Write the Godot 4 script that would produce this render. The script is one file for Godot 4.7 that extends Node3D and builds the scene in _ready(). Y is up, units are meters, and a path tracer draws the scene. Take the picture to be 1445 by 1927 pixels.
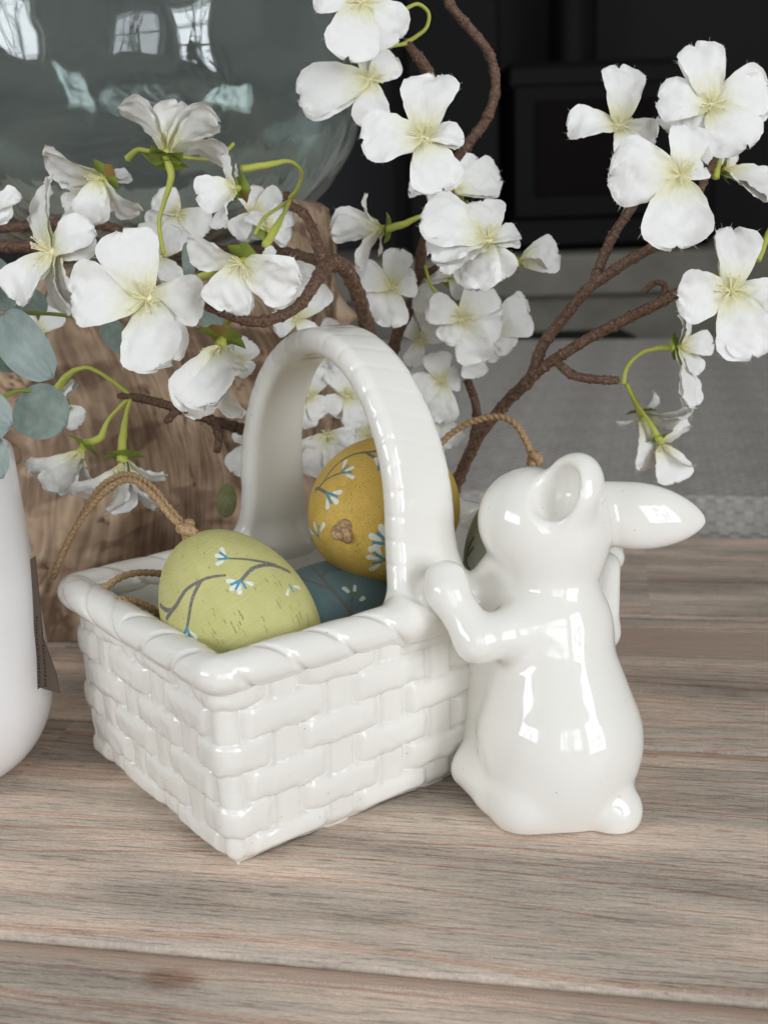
extends Node3D

var rng := RandomNumberGenerator.new()
var M := {}

func V(x: float, y: float, z: float) -> Vector3:
	return Vector3(x, y, z)

# ------------------------------------------------------------------ naming
var names := {}
func numbered(called: String, parent: Node) -> String:
	var key := str(parent.get_instance_id()) + called
	if not names.has(key):
		names[key] = 0
		return called
	names[key] += 1
	return "%s_%03d" % [called, names[key]]

func obj(called: String, mesh: Mesh, m: Material, parent: Node = self) -> MeshInstance3D:
	var o := MeshInstance3D.new()
	o.name = numbered(called, parent)
	o.mesh = mesh
	if m:
		o.material_override = m
	parent.add_child(o, true)
	return o

func thing(called: String, label: String, category: String, group := "") -> Node3D:
	var o := Node3D.new()
	o.name = numbered(called, self)
	add_child(o, true)
	return tag(o, label, category, group)

func tag(o: Node3D, label: String, category: String, group := "") -> Node3D:
	o.set_meta("label", label)
	o.set_meta("category", category)
	if group != "":
		o.set_meta("group", group)
	return o

# ------------------------------------------------------------------ mesh helpers
func arrays_mesh(p: PackedVector3Array, n: PackedVector3Array, uv: PackedVector2Array, idx: PackedInt32Array) -> ArrayMesh:
	var a := []
	a.resize(Mesh.ARRAY_MAX)
	a[Mesh.ARRAY_VERTEX] = p
	a[Mesh.ARRAY_NORMAL] = n
	if uv.size() == p.size():
		a[Mesh.ARRAY_TEX_UV] = uv
	a[Mesh.ARRAY_INDEX] = idx
	var m := ArrayMesh.new()
	m.add_surface_from_arrays(Mesh.PRIMITIVE_TRIANGLES, a)
	return m

# rows x cols grid of points; wrap joins the last column to the first. Columns run anticlockwise seen from outside with rows going up -> outward normals
func grid_mesh(p: PackedVector3Array, rows: int, cols: int, wrap: bool, us := 1.0, vs := 1.0, flip := false) -> ArrayMesh:
	var pts := PackedVector3Array()
	var n := PackedVector3Array()
	var uv := PackedVector2Array()
	var idx := PackedInt32Array()
	var w := cols + 1 if wrap else cols
	for r in rows:
		for c in w:
			var cc := c % cols
			var l := (cc + cols - 1) % cols if wrap else maxi(cc - 1, 0)
			var rr := (cc + 1) % cols if wrap else mini(cc + 1, cols - 1)
			var dx: Vector3 = p[r * cols + rr] - p[r * cols + l]
			var r0 := maxi(r - 1, 0)
			var r1 := mini(r + 1, rows - 1)
			var dy: Vector3 = p[r1 * cols + cc] - p[r0 * cols + cc]
			if dx.length_squared() < 1e-14:
				dx = p[(r1 if r == 0 else r0) * cols + rr] - p[(r1 if r == 0 else r0) * cols + l]
			var nn := dx.cross(dy)
			nn = -nn.normalized() if flip else nn.normalized()
			pts.append(p[r * cols + cc])
			n.append(nn)
			uv.append(Vector2(float(c) / (w - 1) * us, float(r) / (rows - 1) * vs))
	for r in rows - 1:
		for c in w - 1:
			var a := r * w + c
			if flip:
				idx.append_array([a, a + 1, a + w, a + 1, a + w + 1, a + w])
			else:
				idx.append_array([a, a + w, a + 1, a + 1, a + w, a + w + 1])
	return arrays_mesh(pts, n, uv, idx)

# smooth path through points [[pos, radius], ...] -> [positions, radii]
func spline(pts: Array, per: int) -> Array:
	var P := PackedVector3Array()
	var Rr := PackedFloat32Array()
	var k := pts.size()
	for i in k - 1:
		var a: Vector3 = pts[maxi(i - 1, 0)][0]
		var b: Vector3 = pts[i][0]
		var c: Vector3 = pts[i + 1][0]
		var d: Vector3 = pts[mini(i + 2, k - 1)][0]
		for j in per:
			var t := float(j) / per
			P.append(b.cubic_interpolate(c, a, d, t))
			Rr.append(lerpf(pts[i][1], pts[i + 1][1], t))
	P.append(pts[k - 1][0])
	Rr.append(pts[k - 1][1])
	return [P, Rr]

# swept tube; shape(i, along_metres, angle) -> multiplier of the radius
func sweep(P: PackedVector3Array, Rr: PackedFloat32Array, sides: int, shape: Callable, uvlen := 0.01) -> ArrayMesh:
	var pts := PackedVector3Array()
	var k := P.size()
	var t0 := (P[1] - P[0]).normalized()
	var up := Vector3.UP if absf(t0.y) < 0.9 else Vector3.RIGHT
	var x := up.cross(t0).normalized()
	var s := 0.0
	var rows := 0
	for i in k:
		var t := (P[mini(i + 1, k - 1)] - P[maxi(i - 1, 0)]).normalized()
		x = (x - t * x.dot(t)).normalized()
		var y := t.cross(x)
		if i > 0:
			s += P[i].distance_to(P[i - 1])
		var reps := [1.0]
		if i == 0:
			reps = [0.0, 0.7, 1.0]
		elif i == k - 1:
			reps = [1.0, 0.7, 0.0]
		for q in reps.size():
			var push: float = (1.0 - reps[q]) * Rr[i] * 0.5 * (-1.0 if i == 0 else 1.0)
			for c in sides:
				var an := TAU * c / sides
				var rad: float = Rr[i] * reps[q] * shape.call(i, s, an)
				pts.append(P[i] + t * push + (x * cos(an) + y * sin(an)) * rad)
			rows += 1
	return grid_mesh(pts, rows, sides, true, 1.0, s / uvlen)

func lathe(prof: PackedVector2Array, cols: int, us := 1.0, vs := 1.0) -> ArrayMesh:
	var pts := PackedVector3Array()
	for q in prof:
		for c in cols:
			var a := -TAU * c / cols
			pts.append(Vector3(q.x * cos(a), q.y, q.x * sin(a)))
	return grid_mesh(pts, prof.size(), cols, true, us, vs)

# box with chamfered edges
func box(size: Vector3, bev := 0.002) -> ArrayMesh:
	var st := SurfaceTool.new()
	st.begin(Mesh.PRIMITIVE_TRIANGLES)
	st.set_smooth_group(-1)
	var h := size / 2.0
	var b: float = minf(bev, minf(h.x, minf(h.y, h.z)) * 0.9)
	var P := func(sx: float, sy: float, sz: float, ax: int) -> Vector3:
		var v := Vector3(sx * (h.x - b), sy * (h.y - b), sz * (h.z - b))
		v[ax] = [sx, sy, sz][ax] * h[ax]
		return v
	var quad := func(a: Vector3, bb: Vector3, c: Vector3, d: Vector3) -> void:
		var n := (bb - a).cross(c - a)
		var q := [a, bb, c, d]
		if n.dot((a + bb + c + d) / 4.0) > 0.0:
			q = [a, d, c, bb]
		for i in [0, 1, 2, 0, 2, 3]:
			var v: Vector3 = q[i]
			st.set_uv(Vector2(v.x + v.z * 0.37, v.y + v.z))
			st.add_vertex(v)
	var tri := func(a: Vector3, bb: Vector3, c: Vector3) -> void:
		var q := [a, bb, c] if (bb - a).cross(c - a).dot(a + bb + c) < 0.0 else [a, c, bb]
		for v in q:
			st.set_uv(Vector2(v.x, v.y))
			st.add_vertex(v)
	for ax in 3:
		for s in [-1.0, 1.0]:
			var c := []
			for k in [[-1, -1], [1, -1], [1, 1], [-1, 1]]:
				var sg := [0.0, 0.0, 0.0]
				sg[ax] = s
				sg[(ax + 1) % 3] = float(k[0])
				sg[(ax + 2) % 3] = float(k[1])
				c.append(P.call(sg[0], sg[1], sg[2], ax))
			quad.call(c[0], c[1], c[2], c[3])
		for s1 in [-1.0, 1.0]:
			for s2 in [-1.0, 1.0]:
				var bx := (ax + 1) % 3
				var cx := (ax + 2) % 3
				var e := []
				for s0 in [-1.0, 1.0]:
					var sg := [0.0, 0.0, 0.0]
					sg[ax] = s0
					sg[bx] = s1
					sg[cx] = s2
					e.append([P.call(sg[0], sg[1], sg[2], bx), P.call(sg[0], sg[1], sg[2], cx)])
				quad.call(e[0][0], e[1][0], e[1][1], e[0][1])
	for sx in [-1.0, 1.0]:
		for sy in [-1.0, 1.0]:
			for sz in [-1.0, 1.0]:
				tri.call(P.call(sx, sy, sz, 0), P.call(sx, sy, sz, 1), P.call(sx, sy, sz, 2))
	st.generate_normals()
	return st.commit()

# ------------------------------------------------------------------ signed distance meshing (surface nets)
func smin(a: float, b: float, k: float) -> float:
	var h := maxf(k - absf(a - b), 0.0) / k
	return minf(a, b) - h * h * k * 0.25

func nets(f: Callable, lo: Vector3, hi: Vector3, h: float, kinds: int, kind_of: Callable) -> Array:
	var nx := int(ceil((hi.x - lo.x) / h / 4.0)) * 4
	var ny := int(ceil((hi.y - lo.y) / h / 4.0)) * 4
	var nz := int(ceil((hi.z - lo.z) / h / 4.0)) * 4
	var sx := 1
	var sy := nx + 1
	var sz := (nx + 1) * (ny + 1)
	var val := PackedFloat32Array()
	val.resize(sz * (nz + 1))
	val.fill(1e9)
	var vid := PackedInt32Array()
	vid.resize(val.size())
	vid.fill(-1)
	var act := []
	var reach := h * 4.0 * 0.5 * 1.733 * 1.25 + 0.0015
	for bz in nz / 4:
		for by in ny / 4:
			for bx in nx / 4:
				var c := lo + Vector3(bx * 4 + 2, by * 4 + 2, bz * 4 + 2) * h
				var d: float = f.call(c)
				if absf(d) > reach:
					continue
				act.append(Vector3i(bx * 4, by * 4, bz * 4))
				for k in 5:
					for j in 5:
						for i in 5:
							var at := (bx * 4 + i) + (by * 4 + j) * sy + (bz * 4 + k) * sz
							if val[at] > 1e8:
								val[at] = f.call(lo + Vector3(bx * 4 + i, by * 4 + j, bz * 4 + k) * h)
	var P := PackedVector3Array()
	var off := [0, sx, sy, sx + sy, sz, sz + sx, sz + sy, sz + sx + sy]
	var ed := [[0, 1], [2, 3], [4, 5], [6, 7], [0, 2], [1, 3], [4, 6], [5, 7], [0, 4], [1, 5], [2, 6], [3, 7]]
	var cor := [Vector3(0, 0, 0), Vector3(1, 0, 0), Vector3(0, 1, 0), Vector3(1, 1, 0), Vector3(0, 0, 1), Vector3(1, 0, 1), Vector3(0, 1, 1), Vector3(1, 1, 1)]
	var cells := PackedInt32Array()
	var v8 := PackedFloat32Array()
	v8.resize(8)
	for b: Vector3i in act:
		for k in 4:
			for j in 4:
				for i in 4:
					var at: int = (b.x + i) + (b.y + j) * sy + (b.z + k) * sz
					var neg := 0
					for q in 8:
						v8[q] = val[at + off[q]]
						if v8[q] < 0.0:
							neg += 1
					if neg == 0 or neg == 8:
						continue
					var sum := Vector3.ZERO
					var cnt := 0
					for e in ed:
						var a: float = v8[e[0]]
						var bb: float = v8[e[1]]
						if (a < 0.0) != (bb < 0.0):
							sum += cor[e[0]].lerp(cor[e[1]], a / (a - bb))
							cnt += 1
					vid[at] = P.size()
					cells.append(at)
					P.append(lo + (Vector3(b.x + i, b.y + j, b.z + k) + sum / cnt) * h)
	var N := PackedVector3Array()
	N.resize(P.size())
	var kind := PackedInt32Array()
	kind.resize(P.size())
	var e2 := h * 0.6
	for i in P.size():
		var p := P[i]
		var d0: float = f.call(p + Vector3(e2, -e2, -e2))
		var d1: float = f.call(p + Vector3(-e2, -e2, e2))
		var d2: float = f.call(p + Vector3(-e2, e2, -e2))
		var d3: float = f.call(p + Vector3(e2, e2, e2))
		N[i] = Vector3(d0 - d1 - d2 + d3, -d0 - d1 + d2 + d3, -d0 + d1 - d2 + d3).normalized()
		P[i] = p - N[i] * ((d0 + d1 + d2 + d3) * 0.25) * 0.8
		kind[i] = kind_of.call(p)
	var out := []
	for q in kinds:
		out.append(PackedInt32Array())
	var st := [sx, sy, sz]
	for at in cells:
		for ax in 3:
			var o1: int = st[(ax + 1) % 3]
			var o2: int = st[(ax + 2) % 3]
			var other: int = at + st[ax]
			var a := val[at]
			var b := val[other]
			if (a < 0.0) == (b < 0.0) or at - o1 - o2 < 0:
				continue
			var q0 := vid[at]
			var q1 := vid[at - o1]
			var q2 := vid[at - o1 - o2]
			var q3 := vid[at - o2]
			if q0 < 0 or q1 < 0 or q2 < 0 or q3 < 0:
				continue
			var list: PackedInt32Array = out[kind[q0]]
			if a < 0.0:
				list.append_array([q0, q2, q1, q0, q3, q2])
			else:
				list.append_array([q0, q1, q2, q0, q2, q3])
			out[kind[q0]] = list
	var meshes := []
	for q in kinds:
		var idx: PackedInt32Array = out[q]
		var re := {}
		var pp := PackedVector3Array()
		var nn := PackedVector3Array()
		var ii := PackedInt32Array()
		for t in idx:
			if not re.has(t):
				re[t] = pp.size()
				pp.append(P[t])
				nn.append(N[t])
			ii.append(re[t])
		meshes.append(arrays_mesh(pp, nn, PackedVector2Array(), ii) if ii.size() else null)
	return meshes

# ------------------------------------------------------------------ materials
func mat(called: String, c: Color, rough: float, spec := 0.5) -> StandardMaterial3D:
	var m := StandardMaterial3D.new()
	m.resource_name = called
	m.albedo_color = c
	m.roughness = rough
	m.metallic_specular = spec
	m.cull_mode = BaseMaterial3D.CULL_DISABLED
	M[called] = m
	return m

func noise(freq: float, octaves: int, sd: int, kind := FastNoiseLite.TYPE_SIMPLEX_SMOOTH) -> FastNoiseLite:
	var n := FastNoiseLite.new()
	n.noise_type = kind
	n.frequency = freq
	n.seed = sd
	n.fractal_octaves = octaves
	return n

func tex(im: Image) -> ImageTexture:
	return ImageTexture.create_from_image(im)

func noise_tex(sz: int, freq: float, oct: int, sd: int, a: Color, b: Color) -> NoiseTexture2D:
	var t := NoiseTexture2D.new()
	t.width = sz
	t.height = sz
	t.seamless = true
	t.noise = noise(freq, oct, sd)
	var g := Gradient.new()
	g.set_color(0, a)
	g.set_color(1, b)
	t.color_ramp = g
	return t

# pine boards, stained grey: u runs along the board, v across; 0.62 m x 0.60 m
const TW := 2048
const TH := 1400
func wood_images() -> Array:
	var im := Image.create(TW, TH, false, Image.FORMAT_RGB8)
	var hm := Image.create(TW, TH, false, Image.FORMAT_L8)
	var fine := noise(0.45, 3, 11)
	var mid := noise(0.5, 3, 12)
	var warp := noise(1.0, 2, 13)
	var tone := noise(1.0, 3, 14)
	var speck := noise(1.0, 2, 15)
	var FI := fine.get_image(TW / 22, TH, false, false, false)
	fine.frequency = 0.16
	var MI := fine.get_image(TW / 40, TH, false, false, false)
	FI.resize(TW, TH, Image.INTERPOLATE_CUBIC)
	MI.resize(TW, TH, Image.INTERPOLATE_CUBIC)
	fine.frequency = 0.6
	var XI := fine.get_image(TW / 5, TH, false, false, false)
	XI.resize(TW, TH, Image.INTERPOLATE_BILINEAR)
	var xb := XI.get_data()
	speck.frequency = 0.35
	var SI := speck.get_image(TW, TH, false, false, false)
	var fb := FI.get_data()
	var mb := MI.get_data()
	var sb := SI.get_data()
	# knots: u, v in metres of the sheet, radius
	var knots := [[0.175, 0.243, 0.008], [0.098, 0.186, 0.007], [0.40, 0.262, 0.006], [0.415, 0.09, 0.012], [0.43, 0.030, 0.012], [0.30, 0.44, 0.010], [0.12, 0.36, 0.008], [0.56, 0.18, 0.006], [0.50, 0.52, 0.008]]
	var data := PackedByteArray()
	data.resize(TW * TH * 3)
	var hd := PackedByteArray()
	hd.resize(TW * TH)
	# coarse fields at 1/8 resolution along u, 1/2 along v
	var cw := TW / 8
	var ch := TH / 2
	var ring := PackedFloat32Array()
	var ton := PackedFloat32Array()
	var kn := PackedFloat32Array()
	ring.resize((cw + 1) * (ch + 1))
	ton.resize(ring.size())
	kn.resize(ring.size())
	for y in ch + 1:
		for x in cw + 1:
			var u := 0.62 * x / cw
			var v := 0.60 * y / ch
			var board := floorf(v / 0.175)
			var g := v + warp.get_noise_2d(u * 2.2, v * 9.0 + board * 40.0) * 0.016 + warp.get_noise_2d(u * 9.0 + 50.0, v * 40.0) * 0.0014
			var kk := 0.0
			for q in knots:
				var du: float = (u - q[0]) / (q[2] * 3.2)
				var dv: float = (v - q[1]) / (q[2] * 1.5)
				var e := exp(-(du * du + dv * dv))
				g += e * q[2] * 0.9 * signf(dv) * (1.0 - exp(-dv * dv * 3.0))
				var r2: float = sqrt(pow((u - q[0]) / 1.5, 2.0) + pow(v - q[1], 2.0)) / q[2]
				kk = maxf(kk, 1.0 - smoothstep(0.35, 1.15, r2 + warp.get_noise_2d(u * 300.0, v * 300.0) * 0.2))
			ring[y * (cw + 1) + x] = g
			ton[y * (cw + 1) + x] = tone.get_noise_2d(u * 5.0, v * 26.0 + board * 9.0)
			kn[y * (cw + 1) + x] = kk
	var rn := noise(1.0, 2, 21)
	var table := PackedFloat32Array()
	table.resize(4096)
	for i in 4096: # late-wood lines at irregular spacing across the board
		table[i] = rn.get_noise_1d(i * 0.055) * 0.5 + 0.5 + 0.25 * rn.get_noise_1d(i * 0.21 + 900.0)
	for y in TH:
		var fy := y * 0.5
		var y0 := int(fy)
		var ty := fy - y0
		for x in TW:
			var fx := x * 0.125
			var x0 := int(fx)
			var tx := fx - x0
			var o := y0 * (cw + 1) + x0
			var o2 := o + cw + 1
			if y0 >= ch:
				o2 = o
			var g := lerpf(lerpf(ring[o], ring[o + 1], tx), lerpf(ring[o2], ring[o2 + 1], tx), ty)
			var tn := lerpf(lerpf(ton[o], ton[o + 1], tx), lerpf(ton[o2], ton[o2 + 1], tx), ty)
			var kk := lerpf(lerpf(kn[o], kn[o + 1], tx), lerpf(kn[o2], kn[o2 + 1], tx), ty)
			var r := table[int((g + 0.1) * 4600.0) & 4095]
			var late := smoothstep(0.60, 0.82, r)
			var at := y * TW + x
			var f1 := fb[at] / 255.0 - 0.5
			var f2 := mb[at] / 255.0 - 0.5
			var sp := sb[at] / 255.0 - 0.5
			var l := 0.755 + f1 * 0.15 + f2 * 0.10 + tn * 0.17 + sp * 0.10 + (xb[at] / 255.0 - 0.5) * 0.20
			# grey-brown stain, redder along the late wood and in the knots
			var red := clampf(late * 0.8 + kk * 0.75 + tn * 0.25, 0.0, 1.0)
			l -= late * 0.085 + kk * 0.15
			var vm := 0.60 * y / TH
			var wear := smoothstep(0.3635 + sp * 0.008 + f2 * 0.010, 0.3660 + sp * 0.008 + f2 * 0.010, vm) * (1.0 if vm < 0.40 else 0.0)
			l = lerpf(l, 0.72 + f1 * 0.10 + sp * 0.12, wear * 0.85)
			red = lerpf(red, 0.45, wear * 0.7)
			var pit := smoothstep(0.13, 0.26, -f1 - f2 * 0.5)
			l -= pit * 0.09 * (1.0 - wear)
			data[at * 3] = clampi(int(255.0 * l * lerpf(1.035, 1.125, red)), 0, 255)
			data[at * 3 + 1] = clampi(int(255.0 * l * lerpf(0.963, 0.89, red)), 0, 255)
			data[at * 3 + 2] = clampi(int(255.0 * l * lerpf(0.885, 0.765, red)), 0, 255)
			hd[at] = clampi(int(140.0 + f1 * 150.0 + f2 * 60.0 + late * 30.0 - pit * 40.0), 0, 255)
	im.set_data(TW, TH, false, Image.FORMAT_RGB8, data)
	hm.set_data(TW, TH, false, Image.FORMAT_L8, hd)
	return [im, hm]

func weave_images() -> Array:
	var sz := 96
	var im := Image.create(sz, sz, false, Image.FORMAT_RGB8)
	var hm := Image.create(sz, sz, false, Image.FORMAT_L8)
	for y in sz:
		for x in sz:
			var cx := x / 8
			var cy := y / 8
			var fx := absf((x % 8) - 3.5) / 4.0
			var fy := absf((y % 8) - 3.5) / 4.0
			var over := (cx + cy) % 2 == 0
			var h := (1.0 - fx * fx) * (1.0 - 0.3 * fy) if over else (1.0 - fy * fy) * (1.0 - 0.3 * fx)
			var c := (0.86 if over else 0.70) + rng.randf_range(-0.04, 0.04)
			var yarn := sin((cx if over else cy) * 12.9898) * 0.03
			c = c + yarn - (1.0 - h) * 0.06
			im.set_pixel(x, y, Color(c, c * 0.985, c * 0.955))
			hm.set_pixel(x, y, Color(h, h, h))
	return [im, hm]

# painted wooden egg: strokes of branch and blossom on a flat wash with the marks of the turning lathe
var PAINTS := [Color(0.43, 0.42, 0.41), Color(0.90, 0.92, 0.90), Color(0.27, 0.56, 0.68), Color(0.38, 0.52, 0.30)]
func egg_images(base: Color, var2: Color, strokes: Array, a: float, b: float, marks: String, sd: int) -> Array:
	var W := 1024
	var H := 512
	var im := Image.create(W, H, false, Image.FORMAT_RGB8)
	var hm := Image.create(W, H, false, Image.FORMAT_L8)
	var n1 := noise(0.012, 4, sd).get_image(W, H, false, false, false).get_data()
	var ln := noise(0.5, 2, sd + 1)
	var line := ln.get_image(1, H, false, false, false)
	line.resize(W, H)
	var l1 := line.get_data()
	var f1 := noise(0.35, 2, sd + 2).get_image(W, H, false, false, false).get_data()
	var d := PackedByteArray()
	d.resize(W * H * 3)
	var hd := PackedByteArray()
	hd.resize(W * H)
	for i in W * H:
		var t := n1[i] / 255.0
		var k := 1.0 + (f1[i] / 255.0 - 0.5) * 0.10 + (l1[i] / 255.0 - 0.5) * 0.05
		d[i * 3] = clampi(int(255.0 * lerpf(base.r, var2.r, t) * k), 0, 255)
		d[i * 3 + 1] = clampi(int(255.0 * lerpf(base.g, var2.g, t) * k), 0, 255)
		d[i * 3 + 2] = clampi(int(255.0 * lerpf(base.b, var2.b, t) * k), 0, 255)
		hd[i] = clampi(int(150.0 + (f1[i] - 128.0) * 0.10 + (l1[i] - 128.0) * 0.25), 0, 255)
	im.set_data(W, H, false, Image.FORMAT_RGB8, d)
	hm.set_data(W, H, false, Image.FORMAT_L8, hd)
	rng.seed = sd
	var count := {"slits": 620, "dots": 3200, "dashes": 500, "few": 500}[marks] as int
	for i in count:
		var v := rng.randf_range(0.08, 0.92)
		var x := rng.randi() % W
		var y := int(v * H)
		var len := 1
		var wid := 1
		var stretch := int(round(1.0 / maxf(sin(v * PI), 0.2)))
		var deep := rng.randf_range(0.5, 1.0)
		if marks == "slits":
			len = int(lerpf(3.0, 44.0, pow(clampf((v - 0.35) * 1.8, 0.0, 1.0), 1.3)) * rng.randf_range(0.5, 1.3)) + 2
			wid = 1 + rng.randi() % 2
		elif marks == "dashes" or marks == "few":
			wid = rng.randi_range(2, 5) * stretch
			len = 1
		else:
			wid = stretch + 1
			len = rng.randi_range(1, 2)
		for yy in len:
			for xx in wid:
				var px := (x + xx + yy / 6) % W
				var py := mini(y + yy, H - 1)
				var c := im.get_pixel(px, py)
				var dark := base.darkened(0.40)
				im.set_pixel(px, py, c.lerp(dark, 0.50 * deep))
				hm.set_pixel(px, py, Color(0.30, 0.30, 0.30))
	for s in strokes:
		var col: Color = PAINTS[s[0]]
		var pts: Array = s[3]
		var steps := 40
		for seg in pts.size() - 1:
			var p0: Vector2 = pts[maxi(seg - 1, 0)]
			var p1: Vector2 = pts[seg]
			var p2: Vector2 = pts[seg + 1]
			var p3: Vector2 = pts[mini(seg + 2, pts.size() - 1)]
			# u wraps round the egg
			p0.x = p1.x + wrapf(p0.x - p1.x, -0.5, 0.5)
			p2.x = p1.x + wrapf(p2.x - p1.x, -0.5, 0.5)
			p3.x = p2.x + wrapf(p3.x - p2.x, -0.5, 0.5)
			for k in steps + 1:
				var t := float(k) / steps
				var q := p1.cubic_interpolate(p2, p0, p3, t)
				var whole := (seg + t) / (pts.size() - 1)
				var rad := lerpf(s[1], s[2], whole) * 0.001
				var ru := rad / (TAU * a * maxf(sin(q.y * PI), 0.15)) * W
				var rv := rad / (PI * b * 0.95) * H
				for yy in range(int(floor(q.y * H - rv)), int(ceil(q.y * H + rv)) + 1):
					if yy < 0 or yy >= H:
						continue
					for xx in range(int(floor(q.x * W - ru)), int(ceil(q.x * W + ru)) + 1):
						var ex := (xx - q.x * W) / ru
						var ey := (yy - q.y * H) / rv
						var e := ex * ex + ey * ey
						if e < 1.0:
							var px := posmod(xx, W)
							var grain := f1[yy * W + px] / 255.0
							var cc := col.lightened((grain - 0.5) * 0.25) if grain > 0.5 else col.darkened((0.5 - grain) * 0.25)
							if e > 0.7:
								cc = im.get_pixel(px, yy).lerp(cc, 0.5)
							if grain > 0.26:
								im.set_pixel(px, yy, cc)
							var lift := 0.66 if s[0] != 0 else 0.60
							if e < 0.7:
								hm.set_pixel(px, yy, Color(lift, lift, lift))
	return [im, hm]

# ------------------------------------------------------------------ blossoms
var petals := []
var stamen_mesh: ArrayMesh
var sepal_mesh: ArrayMesh
func make_petal(sd: int) -> ArrayMesh:
	rng.seed = 400 + sd
	var rows := 17
	var cols := 15
	var cup: float = [0.75, -0.35, 0.50, 1.0, 0.15, 0.30, 0.62, -0.50][sd % 8]
	var curl: float = [-0.55, 0.50, -0.75, 0.35, 0.8, -0.35, 0.55, -0.6][sd % 8]
	var wf: float = [0.98, 0.90, 1.06, 0.86, 1.02, 0.94, 0.82, 1.0][sd % 8]
	var ph := rng.randf() * TAU
	var n := noise(1.6, 3, 500 + sd)
	var pts := PackedVector3Array()
	for r in rows:
		var t := float(r) / (rows - 1)
		var tt := 1.0 - pow(1.0 - t, 1.7)
		var w := 0.5 * wf * (pow(tt, 0.60) * 1.03 * sqrt(maxf(0.0, 1.0 - pow(maxf(0.0, (tt - 0.60) / 0.40), 2.4)))) + 0.05 * (1.0 - tt)
		for c in cols:
			var s := 2.0 * c / (cols - 1) - 1.0
			var edge := maxf(absf(s), smoothstep(0.8, 1.0, tt))
			var x := s * w
			var y := tt
			if r == rows - 1: # the tip is a blunt edge with a shallow notch
				x = s * w + s * 0.07
				y = tt - 0.008
			y -= 0.05 * exp(-s * s * 10.0) * smoothstep(0.75, 1.0, tt)
			var z := cup * x * x * 0.9 + 0.15 * sin(tt * PI * 0.9) - curl * pow(maxf(0.0, tt - 0.55), 2.0) * (0.7 + 0.6 * s * sin(ph))
			z += 0.025 * sin(s * 5.0 + ph) * tt * tt + 0.055 * n.get_noise_2d(x * 2.2, y * 2.2) * (0.3 + tt)
			z += smoothstep(0.75, 1.0, edge) * 0.06 * n.get_noise_2d(s * 2.4 + 9.0, tt * 2.4)
			if edge > 0.97 and r > 3: # cut cloth edge
				x += rng.randf_range(-0.010, 0.010)
				y += rng.randf_range(-0.012, 0.010)
				z += rng.randf_range(-0.01, 0.01)
			pts.append(Vector3(x, y, z))
	var mesh := grid_mesh(pts, rows, cols, false)
	# a few loose threads at the edge
	var st := SurfaceTool.new()
	st.create_from(mesh, 0)
	var out := ArrayMesh.new()
	var arr := mesh.surface_get_arrays(0)
	var p: PackedVector3Array = arr[Mesh.ARRAY_VERTEX]
	var nn: PackedVector3Array = arr[Mesh.ARRAY_NORMAL]
	var uv: PackedVector2Array = arr[Mesh.ARRAY_TEX_UV]
	var ix: PackedInt32Array = arr[Mesh.ARRAY_INDEX]
	for k in 16:
		var r := rng.randi_range(7, rows - 1)
		var c := 0 if rng.randf() < 0.5 else cols - 1
		if rng.randf() < 0.4:
			r = rows - 1
			c = rng.randi_range(1, cols - 2)
		var a := p[r * cols + c]
		var dir := Vector3(a.x, (a.y - 0.5) * 0.8, 0.0).normalized()
		dir = (dir + Vector3(rng.randf_range(-0.7, 0.7), rng.randf_range(-0.7, 0.7), rng.randf_range(-0.5, 0.5))).normalized()
		var len := rng.randf_range(0.015, 0.035) if rng.randf() < 0.8 else rng.randf_range(0.05, 0.10)
		var side := Vector3(-dir.y, dir.x, 0.0) * 0.0022
		var b := p.size()
		p.append_array([a - side, a + side, a + dir * len])
		for q in 3:
			nn.append(Vector3(0, 0, 1))
			uv.append(Vector2(0.5, 0.95))
		ix.append_array([b, b + 1, b + 2])
	return arrays_mesh(p, nn, uv, ix)

func make_stamens() -> ArrayMesh:
	rng.seed = 77
	var st := SurfaceTool.new()
	st.begin(Mesh.PRIMITIVE_TRIANGLES)
	for k in 24:
		var a := rng.randf() * TAU
		var lean := rng.randf_range(0.25, 1.0)
		var len := rng.randf_range(0.17, 0.30)
		var dir := Vector3(cos(a) * lean, sin(a) * lean, 0.75).normalized()
		var bend := Vector3(cos(a), sin(a), -0.2) * 0.04
		var P := [[Vector3(cos(a), sin(a), 0) * 0.02 + Vector3(0, 0, 0.02), 0.011], [dir * len * 0.55 + bend * 0.3, 0.008], [dir * len * 0.92 + bend, 0.007], [dir * len + bend, 0.013], [dir * (len + 0.02) + bend, 0.012]]
		var sp := spline(P, 2)
		st.append_from(sweep(sp[0], sp[1], 5, func(_i, _s, _a): return 1.0), 0, Transform3D())
	return st.commit()

func make_sepal() -> ArrayMesh:
	var pts := PackedVector3Array()
	for r in 8:
		var t := r / 7.0
		var w := 0.17 * sin(PI * pow(t, 0.75) * 0.96 + 0.1)
		for c in 5:
			var s := c / 2.0 - 1.0
			pts.append(Vector3(s * w, t * 0.36, 0.25 * s * s * w - 0.10 * t * t + 0.04 * t))
	return grid_mesh(pts, 8, 5, false)

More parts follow.
